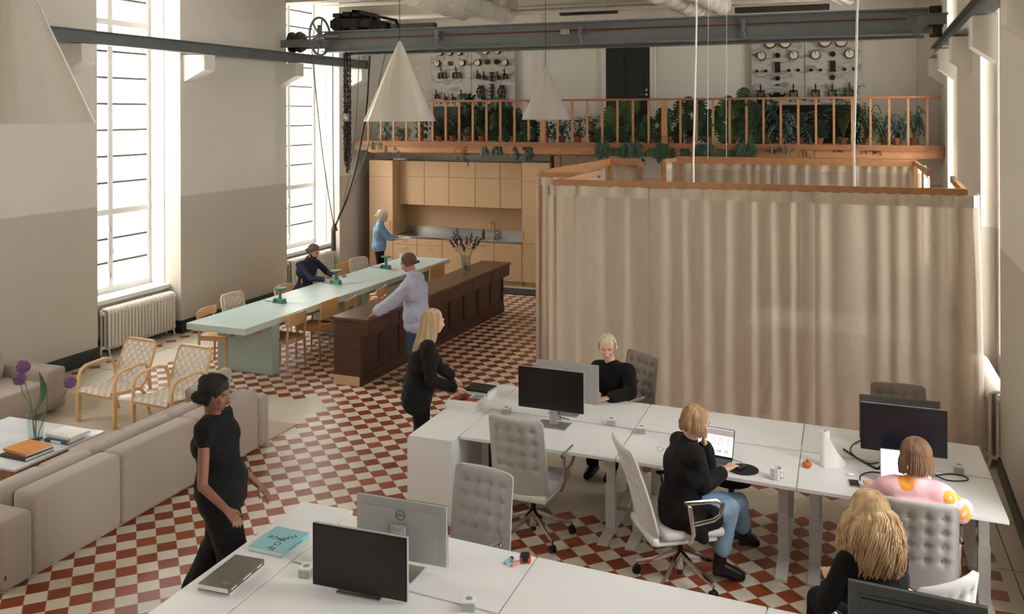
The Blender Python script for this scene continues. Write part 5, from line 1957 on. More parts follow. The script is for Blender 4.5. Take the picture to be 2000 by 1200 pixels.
lp, Mx = laptop('open black laptop showing a white page, in front of the woman in black coat', -.98, 7.28, radians(-9))
scr_ink = C_('grey_screen_text', 70, 66, 70)
for i, s_ in enumerate(('02.', '03.', '04.', '05.')):
    o = text(s_, .034, scr_ink, lp, Mx @ Vector((-.105+.062*i+.03, -.0018, .045)), (pi/2-radians(18), 0, 0), ext=.0001)
blk = MB()
for i in range(4):
    for j in range(9):
        x0 = -.09+.062*i
        blk.box((x0, -.0018, .09+j*.008), (x0+.045*(1 if j % 3 else .8), -.0014, .092+j*.008), Mx)
blk.build('paragraph_lines', C_('faint_text', 170, 166, 168), lp)
MB().box((-.154, -.0017, .165), (.154, -.0013, .21), Mx).build('page_header', C_('pinkish_header', 226, 214, 216), lp)
ls2 = M['lapscreen'].copy()
ls2.node_tree.nodes['Principled BSDF'].inputs['Emission Strength'].default_value = 1.6
laptop('open laptop with glaring white screen in front of the woman in the pink shirt', .43, 7.2, radians(2), .35, .24, 10, ls2, M['lapgrey'])
# mouse pad, mouse
q = aZ(1452, 918, ZD)
t = thing('mouse_pad', 'round black mouse pad beside the laptop', 'mouse pad', (q.x, q.y, ZD+.0005))
MB().cyl((0, 0, 0), (0, 0, .004), .115, 36).build('pad', C_('black_rubber', 24, 24, 26, .8), t, True)
t = thing('mouse', 'black mouse under the right hand of the woman in the black coat', 'mouse', (q.x-.02, q.y+.01, ZD+.005), -.3)
MB().ell((0, 0, .01), (.03, .055, .022)).build('shell', M['black'], t, True)
MB().tube([(0, .05, .01), (-.03, .1, .004), (-.1, .12, .002), (-.2, .1, .0)], .002, 5).build('cable', M['black'], t)
q = aZ(1516, 936, ZD)
t = thing('mug', 'white angular mug on the desk right of the mouse pad', 'mug', (q.x, q.y, ZD+.001), -.6)
MB().lathe([(.036, 0), (.042, .012), (.044, .085), (.04, .085), (.036, .012)], 10).build('cup', M['white'], t)
MB().tube([(.04, 0, .07), (.07, 0, .065), (.072, 0, .03), (.04, 0, .02)], .006, 6).build('handle', M['white'], t, True)
# paper roll
q = aZ(1611, 910, ZD)
t = thing('paper_roll', 'upright white paper roll with its sheet fanned out to the right', 'paper roll', (q.x, q.y, ZD+.001))
MB().lathe([(.012, .002), (.037, .002), (.037, .27), (.012, .27)], 24).build('roll', C_('white_paper', 238, 236, 232, .8), t, True)
MB().cyl((0, 0, .265), (0, 0, .272), .012, 16).build('core', C_('cardboard', 120, 92, 66), t, True)
sh_ = MB()
sh_.loft([[Vector((.0, -.0375, .0)), Vector((.0, -.0375, .268))], [Vector((.07, -.03, 0)), Vector((.05, -.032, .2))], [Vector((.13, .0, 0)), Vector((.09, -.01, .12))], [Vector((.16, .05, 0)), Vector((.15, .04, .03))]], caps=False, closed=False)
sh_.build('loose_sheet', C_('white_sheet', 240, 238, 234, .8), t, True)
q = aZ(1576, 913, ZD)
t = thing('tape_dispenser', 'orange pumpkin shaped dispenser on the right desk beside the paper roll', 'dispenser', (q.x, q.y, ZD+.001))
MB().ell((0, 0, .022), (.038, .038, .022)).build('shell', C_('orange_rubber', 214, 100, 40), t, True)
MB().cyl((0, 0, .04), (.008, 0, .056), .008).build('knob', C_('orange_dark', 178, 76, 34), t, True)
q = aZ(1668, 946, ZD)
t = thing('phone', 'black phone lying by the left hand of the woman in the pink shirt', 'phone', (q.x, q.y, ZD+.001), .1)
MB().box((-.036, -.06, 0), (.036, .06, .009), bev=.003).build('body', M['alu'], t)
MB().box((-.033, -.057, .0091), (.033, .057, .0095)).build('screen', M['screen'], t)
q = aZ(1661, 930, ZD)
tag(MB().ell((0, 0, .011), (.03, .02, .011)).build('earbud_case', M['white'], None, True, (q.x, q.y, ZD+.001)), 'small white earbud case just behind the black phone', 'earbud case')
# cables
def cable(label, pts, r=.005):
    P = [aZ(px, py, ZD)+Vector((0, 0, r+.001)) for px, py in pts]
    out = []
    for i in range(len(P)-1):
        p0, p1, p2, p3 = P[max(0, i-1)], P[i], P[i+1], P[min(len(P)-1, i+2)]
        for s_ in range(8):
            u = s_/8
            out.append(.5*((2*p1)+(p2-p0)*u+(2*p0-5*p1+4*p2-p3)*u*u+(3*p1-p0-3*p2+p3)*u**3))
    out.append(P[-1])
    tag(MB().tube(out, r, 6).build('cable', M['black'], None, True), label, 'cable')


cable('black cable looping over the seam left of the right hand monitor', [(1680, 862), (1664, 872), (1662, 885), (1680, 900), (1700, 908), (1716, 905)])
cable('thick black power cable with plug behind the phone', [(1648, 880), (1672, 896), (1700, 912), (1714, 918), (1722, 912)], .008)
cable('black cable curving from the phone to the white laptop', [(1680, 940), (1682, 930), (1700, 924), (1722, 926)])
cable('black cable loop lying right of the white laptop', [(1822, 932), (1850, 928), (1875, 930), (1890, 936), (1885, 941), (1850, 940), (1822, 928)])
# eyeglasses
q = aZ(1298, 884, ZD)
t = thing('eyeglasses', 'thin wire eyeglasses lying left of the woman in the black coat', 'eyeglasses', (q.x, q.y, ZD+.002), .2)
g_ = MB()
for s_ in (-1, 1):
    g_.tube([(s_*.035+.022*cos(a*pi/8), -.0, .022+.02*sin(a*pi/8)) for a in range(17)], .0012, 5)
    g_.tube([(s_*.057, 0, .025), (s_*.06, .06, .02), (s_*.055, .12, .002)], .0012, 5)
g_.tube([(-.013, 0, .024), (.013, 0, .024)], .0012, 5)
g_.build('wire_frame', M['black'], t, True)
# markers and tape measure
for lab, px, py, rz, c_, c2_ in (('light blue marker with navy cap near the corner of the near desks', 994, 1098, 1.4, (150, 200, 214), (36, 44, 80)), ('pink marker with navy cap beside the orange tape measure', 1010, 1104, 1.0, (226, 150, 150), (36, 44, 80))):
    q = aZ(px, py, ZD)
    t = thing('marker', lab, 'marker', (q.x, q.y, ZD+.001), rz)
    MB().box((-.045, -.011, 0), (.02, .011, .016), bev=.004).build('barrel', C_('marker_barrel', *c_), t)
    MB().box((.02, -.01, .001), (.045, .01, .015), bev=.003).build('cap', C_('marker_cap', *c2_), t)
q = aZ(1026, 1100, ZD)
t = thing('tape_measure', 'orange and black tape measure at the edge of the near desks', 'tape measure', (q.x, q.y, ZD+.001), .3)
MB().box((-.035, -.018, 0), (.035, .018, .055), bev=.012).build('case', C_('orange_plastic', 206, 84, 40), t)
MB().box((-.03, -.02, .03), (.03, .02, .06), bev=.01).cyl((0, -.021, .027), (0, .021, .027), .018).build('grip', M['black'], t)
t = thing('computer_case', 'black computer case hanging under the left desk of the far bank', 'computer', (-2.82, 7.25, .33))
MB().box((-.04, -.1, 0), (.06, .3, .33), bev=.006).build('case', M['black'], t)
MB().box((-.045, -.02, .33), (.065, .2, .371)).build('bracket', M['white_metal'], t)
# ================================================================ PEOPLE
V3 = Vector
clouds = bpy.data.textures.new('cloth_folds', 'CLOUDS')
clouds.noise_scale = .09


def remesh(o, vox, sm=4, disp=0.):
    m_ = o.modifiers.new('one_skin', 'REMESH')
    m_.mode = 'VOXEL'
    m_.voxel_size = vox
    m_.use_smooth_shade = True
    if sm:
        s_ = o.modifiers.new('soften', 'SMOOTH')
        s_.iterations = sm
        s_.factor = .5
    if disp:
        d_ = o.modifiers.new('folds', 'DISPLACE')
        d_.texture = clouds
        d_.strength = disp
        d_.mid_level = .5
        d_.texture_coords = 'LOCAL'
    return o


def skin_mat(n, r, g_, b_):
    m_ = mat(n, rgb(r, g_, b_), .5, var=.05, scale=30)
    nodes(m_)[1].inputs['Subsurface Weight'].default_value = .08
    nodes(m_)[1].inputs['Subsurface Radius'].default_value = (.02, .008, .004)
    return m_


def hand(mb, w_, d, pn, side, curl=.5, k=1.):
    """palm from wrist w_, along d, palm normal pn, thumb on side*"""
    d = d.normalized()
    pn = (pn-d*pn.dot(d)).normalized()
    s_ = d.cross(pn).normalized()*side
    for a, b_ in ((-.028, -.03), (-.009, -.01), (.011, .01), (.028, .026)):
        mb.cap(w_+s_*a*.6*k+d*.01, w_+d*.075*k+s_*b_*k, .013*k, .0115*k, 8)
    for a, L_ in ((-.031, .055), (-.011, .068), (.01, .073), (.03, .065)):
        p0 = w_+d*.08*k+s_*a*k
        d1 = (d-pn*curl*.6+s_*a*2.2).normalized()
        p1 = p0+d1*L_*.5*k
        d2 = (d1-pn*curl*.9).normalized()
        p2 = p1+d2*L_*.32*k
        p3 = p2+(d2-pn*curl*.5).normalized()*L_*.22*k
        mb.cap(p0, p1, .0092*k, .0085*k, 8)
        mb.cap(p1, p2, .0085*k, .0078*k, 8)
        mb.cap(p2, p3, .0078*k, .0068*k, 8)
    t0 = w_+d*.02*k+s_*.025*k
    t1 = t0+(d*.5+s_*.75-pn*.25).normalized()*.045*k
    t2 = t1+(d*.85+s_*.25-pn*.35).normalized()*.032*k
    mb.cap(t0, t1, .0125*k, .0105*k, 8)
    mb.cap(t1, t2, .0105*k, .008*k, 8)


def frame(fwd, pitch=0., roll=0.):
    f_ = fwd.normalized()
    r_ = V3((f_.y, -f_.x, 0)).normalized()
    u = r_.cross(f_).normalized()
    R = Matrix((r_, f_, u)).transposed()
    return R @ Matrix.Rotation(-pitch, 3, 'X') @ Matrix.Rotation(roll, 3, 'Y')


def person(label, J, face, pitch, skin, clothes, hair, shoes=None, vox=.0075, female=True, eyes=True, beard=None, brow=(90, 70, 50)):
    """J: joints in metres on the floor plan of the room; the figure's base is under the pelvis"""
    base = V3((J['pelvis'].x, J['pelvis'].y, 0))
    t = thing('person', label, 'person', base)
    j = {k: (v-base if isinstance(v, Vector) else v) for k, v in J.items() if k not in ('fwd', 'hdL', 'hdR', 'pnL', 'pnR', 'curlL', 'curlR')}
    fwd = J['fwd'].normalized()
    rt_ = V3((fwd.y, -fwd.x, 0)).normalized()
    sw = .165 if female else .19
    ch, pv, hd = j['chest'], j['pelvis'], j['head']
    up = (ch-pv).normalized()
    st_ = ch+up*.13
    for s_, n in ((-1, 'L'), (1, 'R')):
        j.setdefault('sh'+n, st_+rt_*s_*sw)
        j.setdefault('hip'+n, pv+rt_*s_*.09-V3((0, 0, .02)))
    hr_ = frame(face, pitch)
    b_ = MB()
    # trunk
    b_.cap(pv, pv+up*.16, .125, .115, 14)
    b_.cap(pv+rt_*.07, pv-rt_*.07, .115, .115, 12)
    b_.cap(pv+up*.12, ch, .11, .12, 14)
    b_.cap(ch+rt_*.06, ch-rt_*.06, .115, .115, 12)
    b_.cap(st_+rt_*(sw-.02), st_-rt_*(sw-.02), .05, .05, 10)
    nk = st_+up*.03
    hb = hd+hr_ @ V3((0, -.02, -.07))
    b_.cap(nk, hb, .056 if female else .062, .052, 12)
    # head
    b_.ell(hd+hr_ @ V3((0, -.012, .02)), (.074, .094, .1), hr_, 18, 14)
    b_.ell(hd+hr_ @ V3((0, .022, -.03)), (.058, .064, .08), hr_, 16, 12)
    b_.ell(hd+hr_ @ V3((0, .05, -.082)), (.03, .026, .024), hr_, 12, 8)
    b_.cap(hd+hr_ @ V3((0, .086, .0)), hd+hr_ @ V3((0, .104, -.034)), .009, .014, 8)
    for s_ in (-1, 1):
        b_.ell(hd+hr_ @ V3((s_*.074, -.005, -.008)), (.008, .02, .031), hr_, 8, 6)
        b_.ell(hd+hr_ @ V3((s_*.038, .06, -.028)), (.024, .02, .022), hr_, 8, 6)
        b_.ell(hd+hr_ @ V3((s_*.03, .078, .026)), (.024, .012, .009), hr_, 8, 6)
        b_.ell(hd+hr_ @ V3((s_*.011, .098, -.036)), (.009, .01, .007), hr_, 8, 6)
    b_.ell(hd+hr_ @ V3((0, .084, -.06)), (.021, .012, .009), hr_, 10, 6)
    for n, s_ in (('L', -1), ('R', 1)):
        sh, el, wr = j['sh'+n], j['el'+n], j['wr'+n]
        b_.cap(sh, el, .042, .035, 10)
        b_.cap(el, wr, .035, .024, 10)
        dd = J.get('hd'+n, (wr-el))
        pn = J.get('pn'+n, V3((0, 0, -1)))
        hand(b_, wr, dd, -pn, -s_ if J.get('flip'+n) is None else s_, J.get('curl'+n, .45))
        hp, kn, an, to = j['hip'+n], j['kn'+n], j['an'+n], j['to'+n]
        b_.cap(hp, kn, .082, .052, 12)
        b_.cap(kn, an, .054, .034, 12)
        b_.cap(an, to, .036, .028, 10)
    body = remesh(b_.build('body', skin, t, True), vox, 3)
    # clothes
    for c_ in clothes:
        nm, mt, kind = c_['name'], c_['mat'], c_['kind']
        g = c_.get('g', .014)
        m_ = MB()
        if kind == 'top':
            m_.cap(pv+up*c_.get('low', .0), pv+up*.16, .125+g, .118+g, 16)
            m_.cap(pv+up*c_.get('low', .0)+rt_*.07, pv+up*c_.get('low', .0)-rt_*.07, .115+g, .115+g, 14)
            m_.cap(pv+rt_*.07, pv-rt_*.07, .122+g, .122+g, 14)
            m_.cap(pv+up*.12, ch, .112+g, .122+g, 16)
            m_.cap(ch+rt_*.065, ch-rt_*.065, .117+g, .117+g, 14)
            m_.cap(st_+rt_*(sw-.03), st_-rt_*(sw-.03), .052+g, .052+g, 12)
            if c_.get('collar', 0):
                m_.cap(nk-up*.02, nk+(hb-nk)*c_['collar'], .072+g*.5, .062+g*.5, 12)
            for n in c_.get('sides', 'LR'):
                sh, el, wr = j['sh'+n], j['el'+n], j['wr'+n]
                sl = c_.get('sleeve', 1.)
                m_.cap(sh, el if sl > .5 else sh.lerp(el, sl*2), .043+g, .036+g, 12)
                if sl > .5:
                    e_ = el.lerp(wr, min(.94, (sl-.5)*2))
                    m_.cap(el, e_, .036+g, (.029+g) if not c_.get('puff') else .05+g, 12)
                    if c_.get('puff'):
                        m_.cap(el.lerp(e_, .3), el.lerp(e_, .8), .062, .06, 12)
            for a, r_, b2, r2 in c_.get('extra', ()):
                m_.cap(a-base, b2-base, r_, r2, 14)
        elif kind == 'trousers':
            m_.cap(pv+rt_*.07, pv-rt_*.07, .118+g, .118+g, 14)
            m_.cap(pv, pv+up*.08, .122+g, .12+g, 14)
            for n in 'LR':
                hp, kn, an = j['hip'+n], j['kn'+n], j['an'+n]
                e_ = kn.lerp(an, c_.get('leg', .93))
                m_.cap(hp, kn, .088+g, .06+g, 14)
                m_.cap(kn, e_, .06+g, c_.get('cuff', .048)+g, 14)
        o = m_.build(nm, mt, t, True)
        remesh(o, c_.get('vox', .011), 9, c_.get('folds', .014))
    # shoes
    if shoes:
        for n in 'LR':
            an, to = j['an'+n], j['to'+n]
            m_ = MB()
            d = (to-an).normalized()
            hgt = shoes.get('h', 0.)
            kn = j['kn'+n]
            m_.cap(an-d*.01+V3((0, 0, -.03)), an+(kn-an).normalized()*hgt, .046, .048, 12)
            m_.cap(an+V3((0, 0, -.035))+d*.02, to, .044, .036, 12)
            m_.cap(an, to+V3((0, 0, .006)), .046, .037, 12)
            m_.cap(an-d*.02+V3((0, 0, -.06)), an-d*.03+V3((0, 0, -.075)), .03, .028, 10)
            remesh(m_.build('shoe', shoes['mat'], t, True), .009, 3)
    # face details
    if eyes:
        ew, ei, lp_ = C_('eye_white', 206, 196, 186, .3), C_('iris', 60, 52, 46, .3), C_('lips', 176, 104, 96, .5)
        for s_ in (-1, 1):
            e_ = MB().ell(hd+hr_ @ V3((s_*.029, .0815, .008)), (.0115, .0055, .0045), hr_, 10, 6).build('eye', ew, t, True)
            MB().ell(hd+hr_ @ V3((s_*.029, .0875, .008)), (.0055, .003, .0045), hr_, 8, 6).build('iris', ei, e_, True)
            MB().tube([hd+hr_ @ V3((s_*.014, .093, .024)), hd+hr_ @ V3((s_*.03, .0935, .03)), hd+hr_ @ V3((s_*.046, .082, .025))], .0035, 6).build('eyebrow', C_('brow', *brow), t, True)
        MB().ell(hd+hr_ @ V3((0, .0925, -.061)), (.019, .007, .006), hr_, 10, 6).build('lips', lp_, t, True)
    if beard:
        m_ = MB().ell(hd+hr_ @ V3((0, .05, -.078)), (.045, .043, .042), hr_, 12, 8).ell(hd+hr_ @ V3((0, .09, -.05)), (.026, .012, .007), hr_).cap(hd+hr_ @ V3((.058, .02, -.05)), hd+hr_ @ V3((.03, .06, -.09)), .02).cap(hd+hr_ @ V3((-.058, .02, -.05)), hd+hr_ @ V3((-.03, .06, -.09)), .02)
        remesh(m_.build('beard', beard, t, True), .006, 2, .006)
    # hair
    if hair:
        rr = random.Random(hair.get('seed', 1))
        m_ = MB()
        L_, wave, thick = hair['len'], hair.get('wave', 0.), hair.get('vol', 1.)
        m_.ell(hd+hr_ @ V3((0, -.022, .034)), (.083*thick, .1*thick, .1*thick), hr_, 20, 14)
        if hair.get('bun'):
            m_.ell(hd+hr_ @ V3((0, -.105, .06)), (.045, .04, .045), hr_, 12, 8)
        c0_ = hd+hr_ @ V3((0, -.02, .03))
        n_ = hair.get('n', 260)
        rad = hair.get('r', .006)
        for i in range(n_):
            # root directions: leave the face free
            while True:
                az = rr.uniform(-pi, pi)
                elv = rr.uniform(-.15, 1.35)
                front = cos(az)       # +1 = forward
                if front > .45 and elv < .95:
                    continue
                if front > .1 and elv < .35 and abs(sin(az)) < .93:
                    continue
                break
            dv = V3((sin(az)*cos(elv), cos(az)*cos(elv), sin(elv)))
            R_ = .09*thick
            p = c0_+hr_ @ V3((dv.x*.084*thick, dv.y*.102*thick, dv.z*.1*thick))
            pts = [p]
            # comb down around the skull, away from the parting
            side_ = V3((dv.x, min(dv.y, .25), 0))
            if side_.length < .1:
                side_ = V3((rr.choice((-1, 1)), -.3, 0))
            side_.normalize()
            if side_.y > .3:
                side_ = V3((math.copysign(.97, side_.x), .2, 0))
            e2 = elv
            a2 = math.atan2(side_.x, side_.y)
            steps = 5
            for q in range(1, steps+1):
                ee = elv+(hair.get('tuck', -.35)-elv)*q/steps
                aa = az+(a2-az)*min(1, q/2)
                k_ = 1.02+.05*rr.random()
                v_ = V3((sin(aa)*cos(ee)*.088*thick*k_, cos(aa)*cos(ee)*.104*thick*k_, sin(ee)*.1*thick))
                pts.append(c0_+hr_ @ v_)
            last = pts[-1]
            out = (last-c0_)
            out.z = 0
            out = out.normalized() if out.length > 1e-4 else V3((0, 0, 0))
            dn = rr.uniform(.75, 1.05)*L_
            ph = (rr.uniform(0, 6.28) if not hair.get('clump') else (int(az*4)*2.1+int(elv*3)*1.3+rr.uniform(-.22, .22)))
            m2 = max(2, int(dn/.035))
            back = -(hr_ @ V3((0, 1, 0)))
            back.z = 0
            for q in range(1, m2+1):
                u = q/m2
                w1 = wave*sin(ph+u*dn*hair.get('freq', 38))
                w2 = wave*cos(ph+u*dn*hair.get('freq', 38))
                sprd = hair.get('spread', .02)
                pts.append(last+V3((0, 0, -dn*u))+out*(sprd*sin(u*2.2)+w1)+back*hair.get('back', .03)*u+V3((w2*.8, w2*.5, 0))+V3((0, 0, .5*w1)))
            rs = [rad*(1-.55*(q/(len(pts)-1))**2) for q in range(len(pts))]
            m_.tube(pts, rs, 5)
        m_.build('hair', hair['mat'], t, True)
    return t


def hair_mat(n, a, b_, sc=26.):
    m_ = mat(n, rgb(*a), .7, var=.1, scale=sc, stretch=(1, 1, .12), col2=rgb(*b_))
    return m_


SK = skin_mat('light_skin', 222, 176, 150)
SK2 = skin_mat('tanned_skin', 196, 146, 118)
SK3 = skin_mat('brown_skin', 140, 96, 76)
H_ash = hair_mat('ash_blond_hair', (176, 146, 112), (214, 188, 152))
H_gold = hair_mat('golden_hair', (176, 136, 94), (228, 200, 158))
nt_, b_h = nodes(H_gold)
src_ = b_h.inputs['Base Color'].links[0].from_socket
tc_ = nt_.nodes.new('ShaderNodeTexCoord')
sx_ = nt_.nodes.new('ShaderNodeSeparateXYZ')
nt_.links.new(tc_.outputs['Object'], sx_.inputs[0])
mr_ = nt_.nodes.new('ShaderNodeMapRange')
mr_.inputs[1].default_value, mr_.inputs[2].default_value = .85, 1.2
nt_.links.new(sx_.outputs[2], mr_.inputs[0])
nt_.links.new(mixc(nt_, mr_.outputs[0], rgb(140, 98, 64), src_), b_h.inputs['Base Color'])
H_brown = hair_mat('light_brown_hair', (112, 80, 58), (150, 114, 84))
H_dk = hair_mat('dark_hair', (16, 11, 10), (34, 24, 20))
H_pl = hair_mat('platinum_hair', (196, 180, 154), (226, 212, 190))
H_grey = hair_mat('greying_brown_hair', (84, 70, 58), (128, 112, 98))
cloth = lambda n, r, g_, b_: mat(n, rgb(r, g_, b_), .95, var=.06, scale=20, bump=.2, bscale=300)
CB = cloth('black_wool', 9, 8, 8)
CB2 = cloth('black_suiting', 14, 12, 12)
CN = cloth('navy_shirt_cloth', 44, 50, 68)
CD = cloth('blue_denim', 136, 166, 190)
CD2 = cloth('dark_denim', 52, 74, 98)
CDJ = cloth('light_denim', 118, 154, 186)
CLV = cloth('lavender_shirt_cloth', 184, 186, 208)
BT = mat('black_leather', rgb(22, 21, 22), .3)

# seated legs helper
def sit(pel, fwd, k=.44, gap=.1, floor=0., foot=.2):
    r_ = V3((fwd.y, -fwd.x, 0))
    out = {}
    for n, s_ in (('L', -1), ('R', 1)):
        kn = pel+fwd*k+r_*s_*gap+V3((0, 0, .02))
        out['kn'+n] = kn
        out['an'+n] = V3((kn.x+fwd.x*.02, kn.y+fwd.y*.02, floor+.08))
        out['to'+n] = out['an'+n]+fwd*foot*.75+V3((0, 0, -.045))
    return out


def stand(pel, fwd, gap=.09, stride=0.):
    r_ = V3((fwd.y, -fwd.x, 0))
    out = {}
    for n, s_ in (('L', -1), ('R', 1)):
        h0 = V3((pel.x, pel.y, 0))+r_*s_*gap
        out['kn'+n] = h0+fwd*(.03+s_*stride*.5)+V3((0, 0, pel.z*.53))
        out['an'+n] = h0+fwd*(-.02+s_*stride)+V3((0, 0, .085))
        out['to'+n] = out['an'+n]+fwd*.16+V3((0, 0, -.05))
    return out


# 1 man in navy shirt at the mint table
fw = V3((.93, -.25, 0)).normalized()
pel = V3((-8.5, 12.93, .53))
J = dict(fwd=fw, pelvis=pel, chest=V3((-8.42, 12.9, .87)), head=V3((-8.26, 12.87, 1.2)),
         elR=V3((-8.15, 12.62, .8)), wrR=V3((-7.9, 12.66, .795)), elL=V3((-8.14, 13.1, .82)), wrL=V3((-7.93, 12.96, .8)), **sit(pel, fw))
person('man in a navy shirt with short beard sitting at the mint table reading', J, V3((.95, -.25, 0)), radians(28), SK2,
       [dict(name='shirt', mat=CN, kind='top', collar=.45, sleeve=.9), dict(name='trousers', mat=CB2, kind='trousers')],
       dict(len=.015, mat=H_grey, n=340, seed=2, wave=.004, vol=.97, r=.005), dict(mat=BT), female=False, beard=mat('dark_beard', rgb(70, 52, 42), .9))
# 2 woman in denim at the kitchen
fw = V3((.85, .5, 0)).normalized()
pel = V3((-8.72, 15.95, .84))
J = dict(fwd=fw, pelvis=pel, chest=V3((-8.7, 15.94, 1.14)), head=V3((-8.62, 15.93, 1.44)),
         elR=V3((-8.5, 15.88, 1.02)), wrR=V3((-8.3, 15.95, 1.0)), elL=V3((-8.62, 16.18, 1.0)), wrL=V3((-8.35, 16.2, 1.0)), **stand(pel, fw))
person('woman in a light denim jacket with blond updo standing at the kitchen worktop', J, V3((.9, .1, 0)), radians(20), SK,
       [dict(name='denim_jacket', mat=CDJ, kind='top', sleeve=.8, g=.02, collar=.3), dict(name='white_apron_shirt', mat=cloth('white_cotton', 224, 222, 218), kind='trousers', g=.018, leg=-1.2, folds=.01) if False else dict(name='trousers', mat=CB2, kind='trousers')],
       dict(len=.02, mat=H_pl, n=340, seed=5, wave=.005, r=.005, bun=True, vol=1.06), dict(mat=BT))
t = thing('tray', 'pale plate held out by the woman in the denim jacket', 'plate', (-8.2, 16.05, 1.0), .5)
MB().lathe([(.05, 0), (.12, .012), (.125, .018), (.05, .008)], 28).build('plate', M['white'], t, True)
# 3 person in lavender shirt at the dark counter
fw = V3((-.95, -.2, 0)).normalized()
pel = V3((-5.2, 10.5, .9))
J = dict(fwd=fw, pelvis=pel, chest=V3((-5.2, 10.46, 1.2)), head=V3((-5.3, 10.46, 1.55)),
         elR=V3((-5.38, 10.62, 1.08)), wrR=V3((-5.62, 10.6, .97)), elL=V3((-5.44, 10.24, 1.06)), wrL=V3((-5.64, 10.2, .93)), **stand(pel, fw))
person('person in a loose lavender shirt and dark jeans leaning on the dark counter', J, V3((-1, -.1, 0)), radians(22), SK2,
       [dict(name='shirt', mat=CLV, kind='top', g=.045, sleeve=.9, low=-.13, folds=.03, collar=.3), dict(name='jeans', mat=CD2, kind='trousers', g=.02, cuff=.07)],
       dict(len=.03, mat=hair_mat('brown_short_hair', (92, 66, 50), (126, 96, 76)), n=340, seed=3, wave=.005, vol=.98, r=.005), dict(mat=BT), female=False)
# 4 woman in black blazer with long blond hair
fw = V3((.85, .5, 0)).normalized()
pel = V3((-3.83, 7.78, .86))
J = dict(fwd=fw, pelvis=pel, chest=V3((-3.78, 7.8, 1.14)), head=V3((-3.7, 7.86, 1.475)),
         elR=V3((-3.62, 7.62, .98)), wrR=V3((-3.44, 7.78, .89)), elL=V3((-3.78, 8.1, .98)), wrL=V3((-3.66, 8.2, .86)), curlR=.25, **stand(pel, fw))
person('woman in a black blazer with long straight blond hair touching the magazine stack', J, V3((.62, .8, 0)), radians(4), SK,
       [dict(name='blazer', mat=CB2, kind='top', g=.026, low=-.12, sleeve=.93, collar=.25, folds=.012), dict(name='trousers', mat=CB, kind='trousers', g=.012)],
       dict(len=.36, tuck=-.2, mat=H_ash, n=420, seed=9, wave=.004, spread=.0, back=.1, r=.0065), dict(mat=BT))
# 5 short haired blond woman in black jumper
fw = V3((-.1, -1, 0)).normalized()
pel = V3((-2.13, 8.84, .5))
J = dict(fwd=fw, pelvis=pel, chest=V3((-2.14, 8.74, .82)), head=V3((-2.19, 8.64, 1.17)),
         elR=V3((-2.42, 8.55, .79)), wrR=V3((-2.3, 8.36, .77)), elL=V3((-1.92, 8.5, .79)), wrL=V3((-2.1, 8.33, .775)), **sit(pel, fw))
person('short haired blond woman in a black jumper sitting in front of the curtain', J, V3((.22, -1, 0)), radians(10), SK,
       [dict(name='jumper', mat=CB, kind='top', g=.03, sleeve=.93, collar=.12, folds=.02), dict(name='trousers', mat=CB2, kind='trousers')],
       dict(len=.008, mat=H_pl, n=170, seed=12, vol=.98, r=.005), dict(mat=BT), vox=.0065, brow=(150, 120, 90))
# 6 woman in long black coat and jeans
fw = V3((.85, .53, 0)).normalized()
pel = V3((-1.14, 6.69, .53))
J = dict(fwd=fw, pelvis=pel, chest=V3((-1.1, 6.68, .87)), head=V3((-1.02, 6.7, 1.19)),
         elR=V3((-.97, 6.66, .74)), wrR=V3((-.84, 6.95, .775)), elL=V3((-.98, 7.02, .77)), wrL=V3((-.99, 6.86, 1.0)),
         hdL=V3((-.02, -.12, .35)), pnL=V3((-1, -.3, 0)), curlL=.9, curlR=.35,
         knR=V3((-.8, 6.86, .53)), anR=V3((-.87, 6.8, .12)), toR=V3((-.72, 6.84, .035)),
         knL=V3((-.76, 7.06, .5)), anL=V3((-.74, 7.26, .16)), toL=V3((-.66, 7.38, .05)))
e_ = [(V3((-1.12, 6.6, .52)), .13, V3((-.93, 6.68, .5)), .11), (V3((-1.02, 6.55, .5)), .09, V3((-.95, 6.56, .4)), .04), (V3((-1.16, 6.7, .62)), .15, V3((-1.14, 6.66, .5)), .16)]
person('woman in a long black coat and light jeans sitting at the open laptop', J, V3((.8, .75, 0)), radians(18), SK,
       [dict(name='coat', mat=CB2, kind='top', g=.03, sleeve=.88, collar=.2, extra=e_, folds=.016), dict(name='jeans', mat=CD, kind='trousers', g=.012, leg=.72, cuff=.055, folds=.02)],
       dict(len=.09, tuck=-.15, mat=hair_mat('dark_blond_bob', (140, 104, 72), (196, 162, 124)), n=420, seed=15, wave=.005, spread=.014, back=.0, r=.0062), dict(mat=BT, h=.1), vox=.0065)
# 7 woman in pink shirt, seen from behind
fw = V3((.05, 1, 0)).normalized()
pel = V3((.43, 6.52, .52))
J = dict(fwd=fw, pelvis=pel, chest=V3((.44, 6.5, .85)), head=V3((.455, 6.58, 1.17)),
         elR=V3((.73, 6.66, .8)), wrR=V3((.77, 6.84, .78)), elL=V3((.17, 6.72, .8)), wrL=V3((.17, 6.98, .785)), curlR=.8, curlL=.3, **sit(pel, fw))
pk = bpy.data.materials.new('pink_print_knit')
pk.use_nodes = True
nt, bs = nodes(pk)
tc = nt.nodes.new('ShaderNodeTexCoord')
vo = nt.nodes.new('ShaderNodeTexVoronoi')
vo.inputs['Scale'].default_value = 8.5
nt.links.new(tc.outputs['Object'], vo.inputs['Vector'])
f1 = math_node(nt, 'LESS_THAN', vo.outputs['Distance'], .5)
f2 = math_node(nt, 'LESS_THAN', vo.outputs['Distance'], .2)
f3 = math_node(nt, 'GREATER_THAN', nt.nodes.new('ShaderNodeSeparateColor').outputs[0], .5)
sc = [n for n in nt.nodes if n.bl_idname == 'ShaderNodeSeparateColor'][0]
nt.links.new(vo.outputs['Color'], sc.inputs[0])
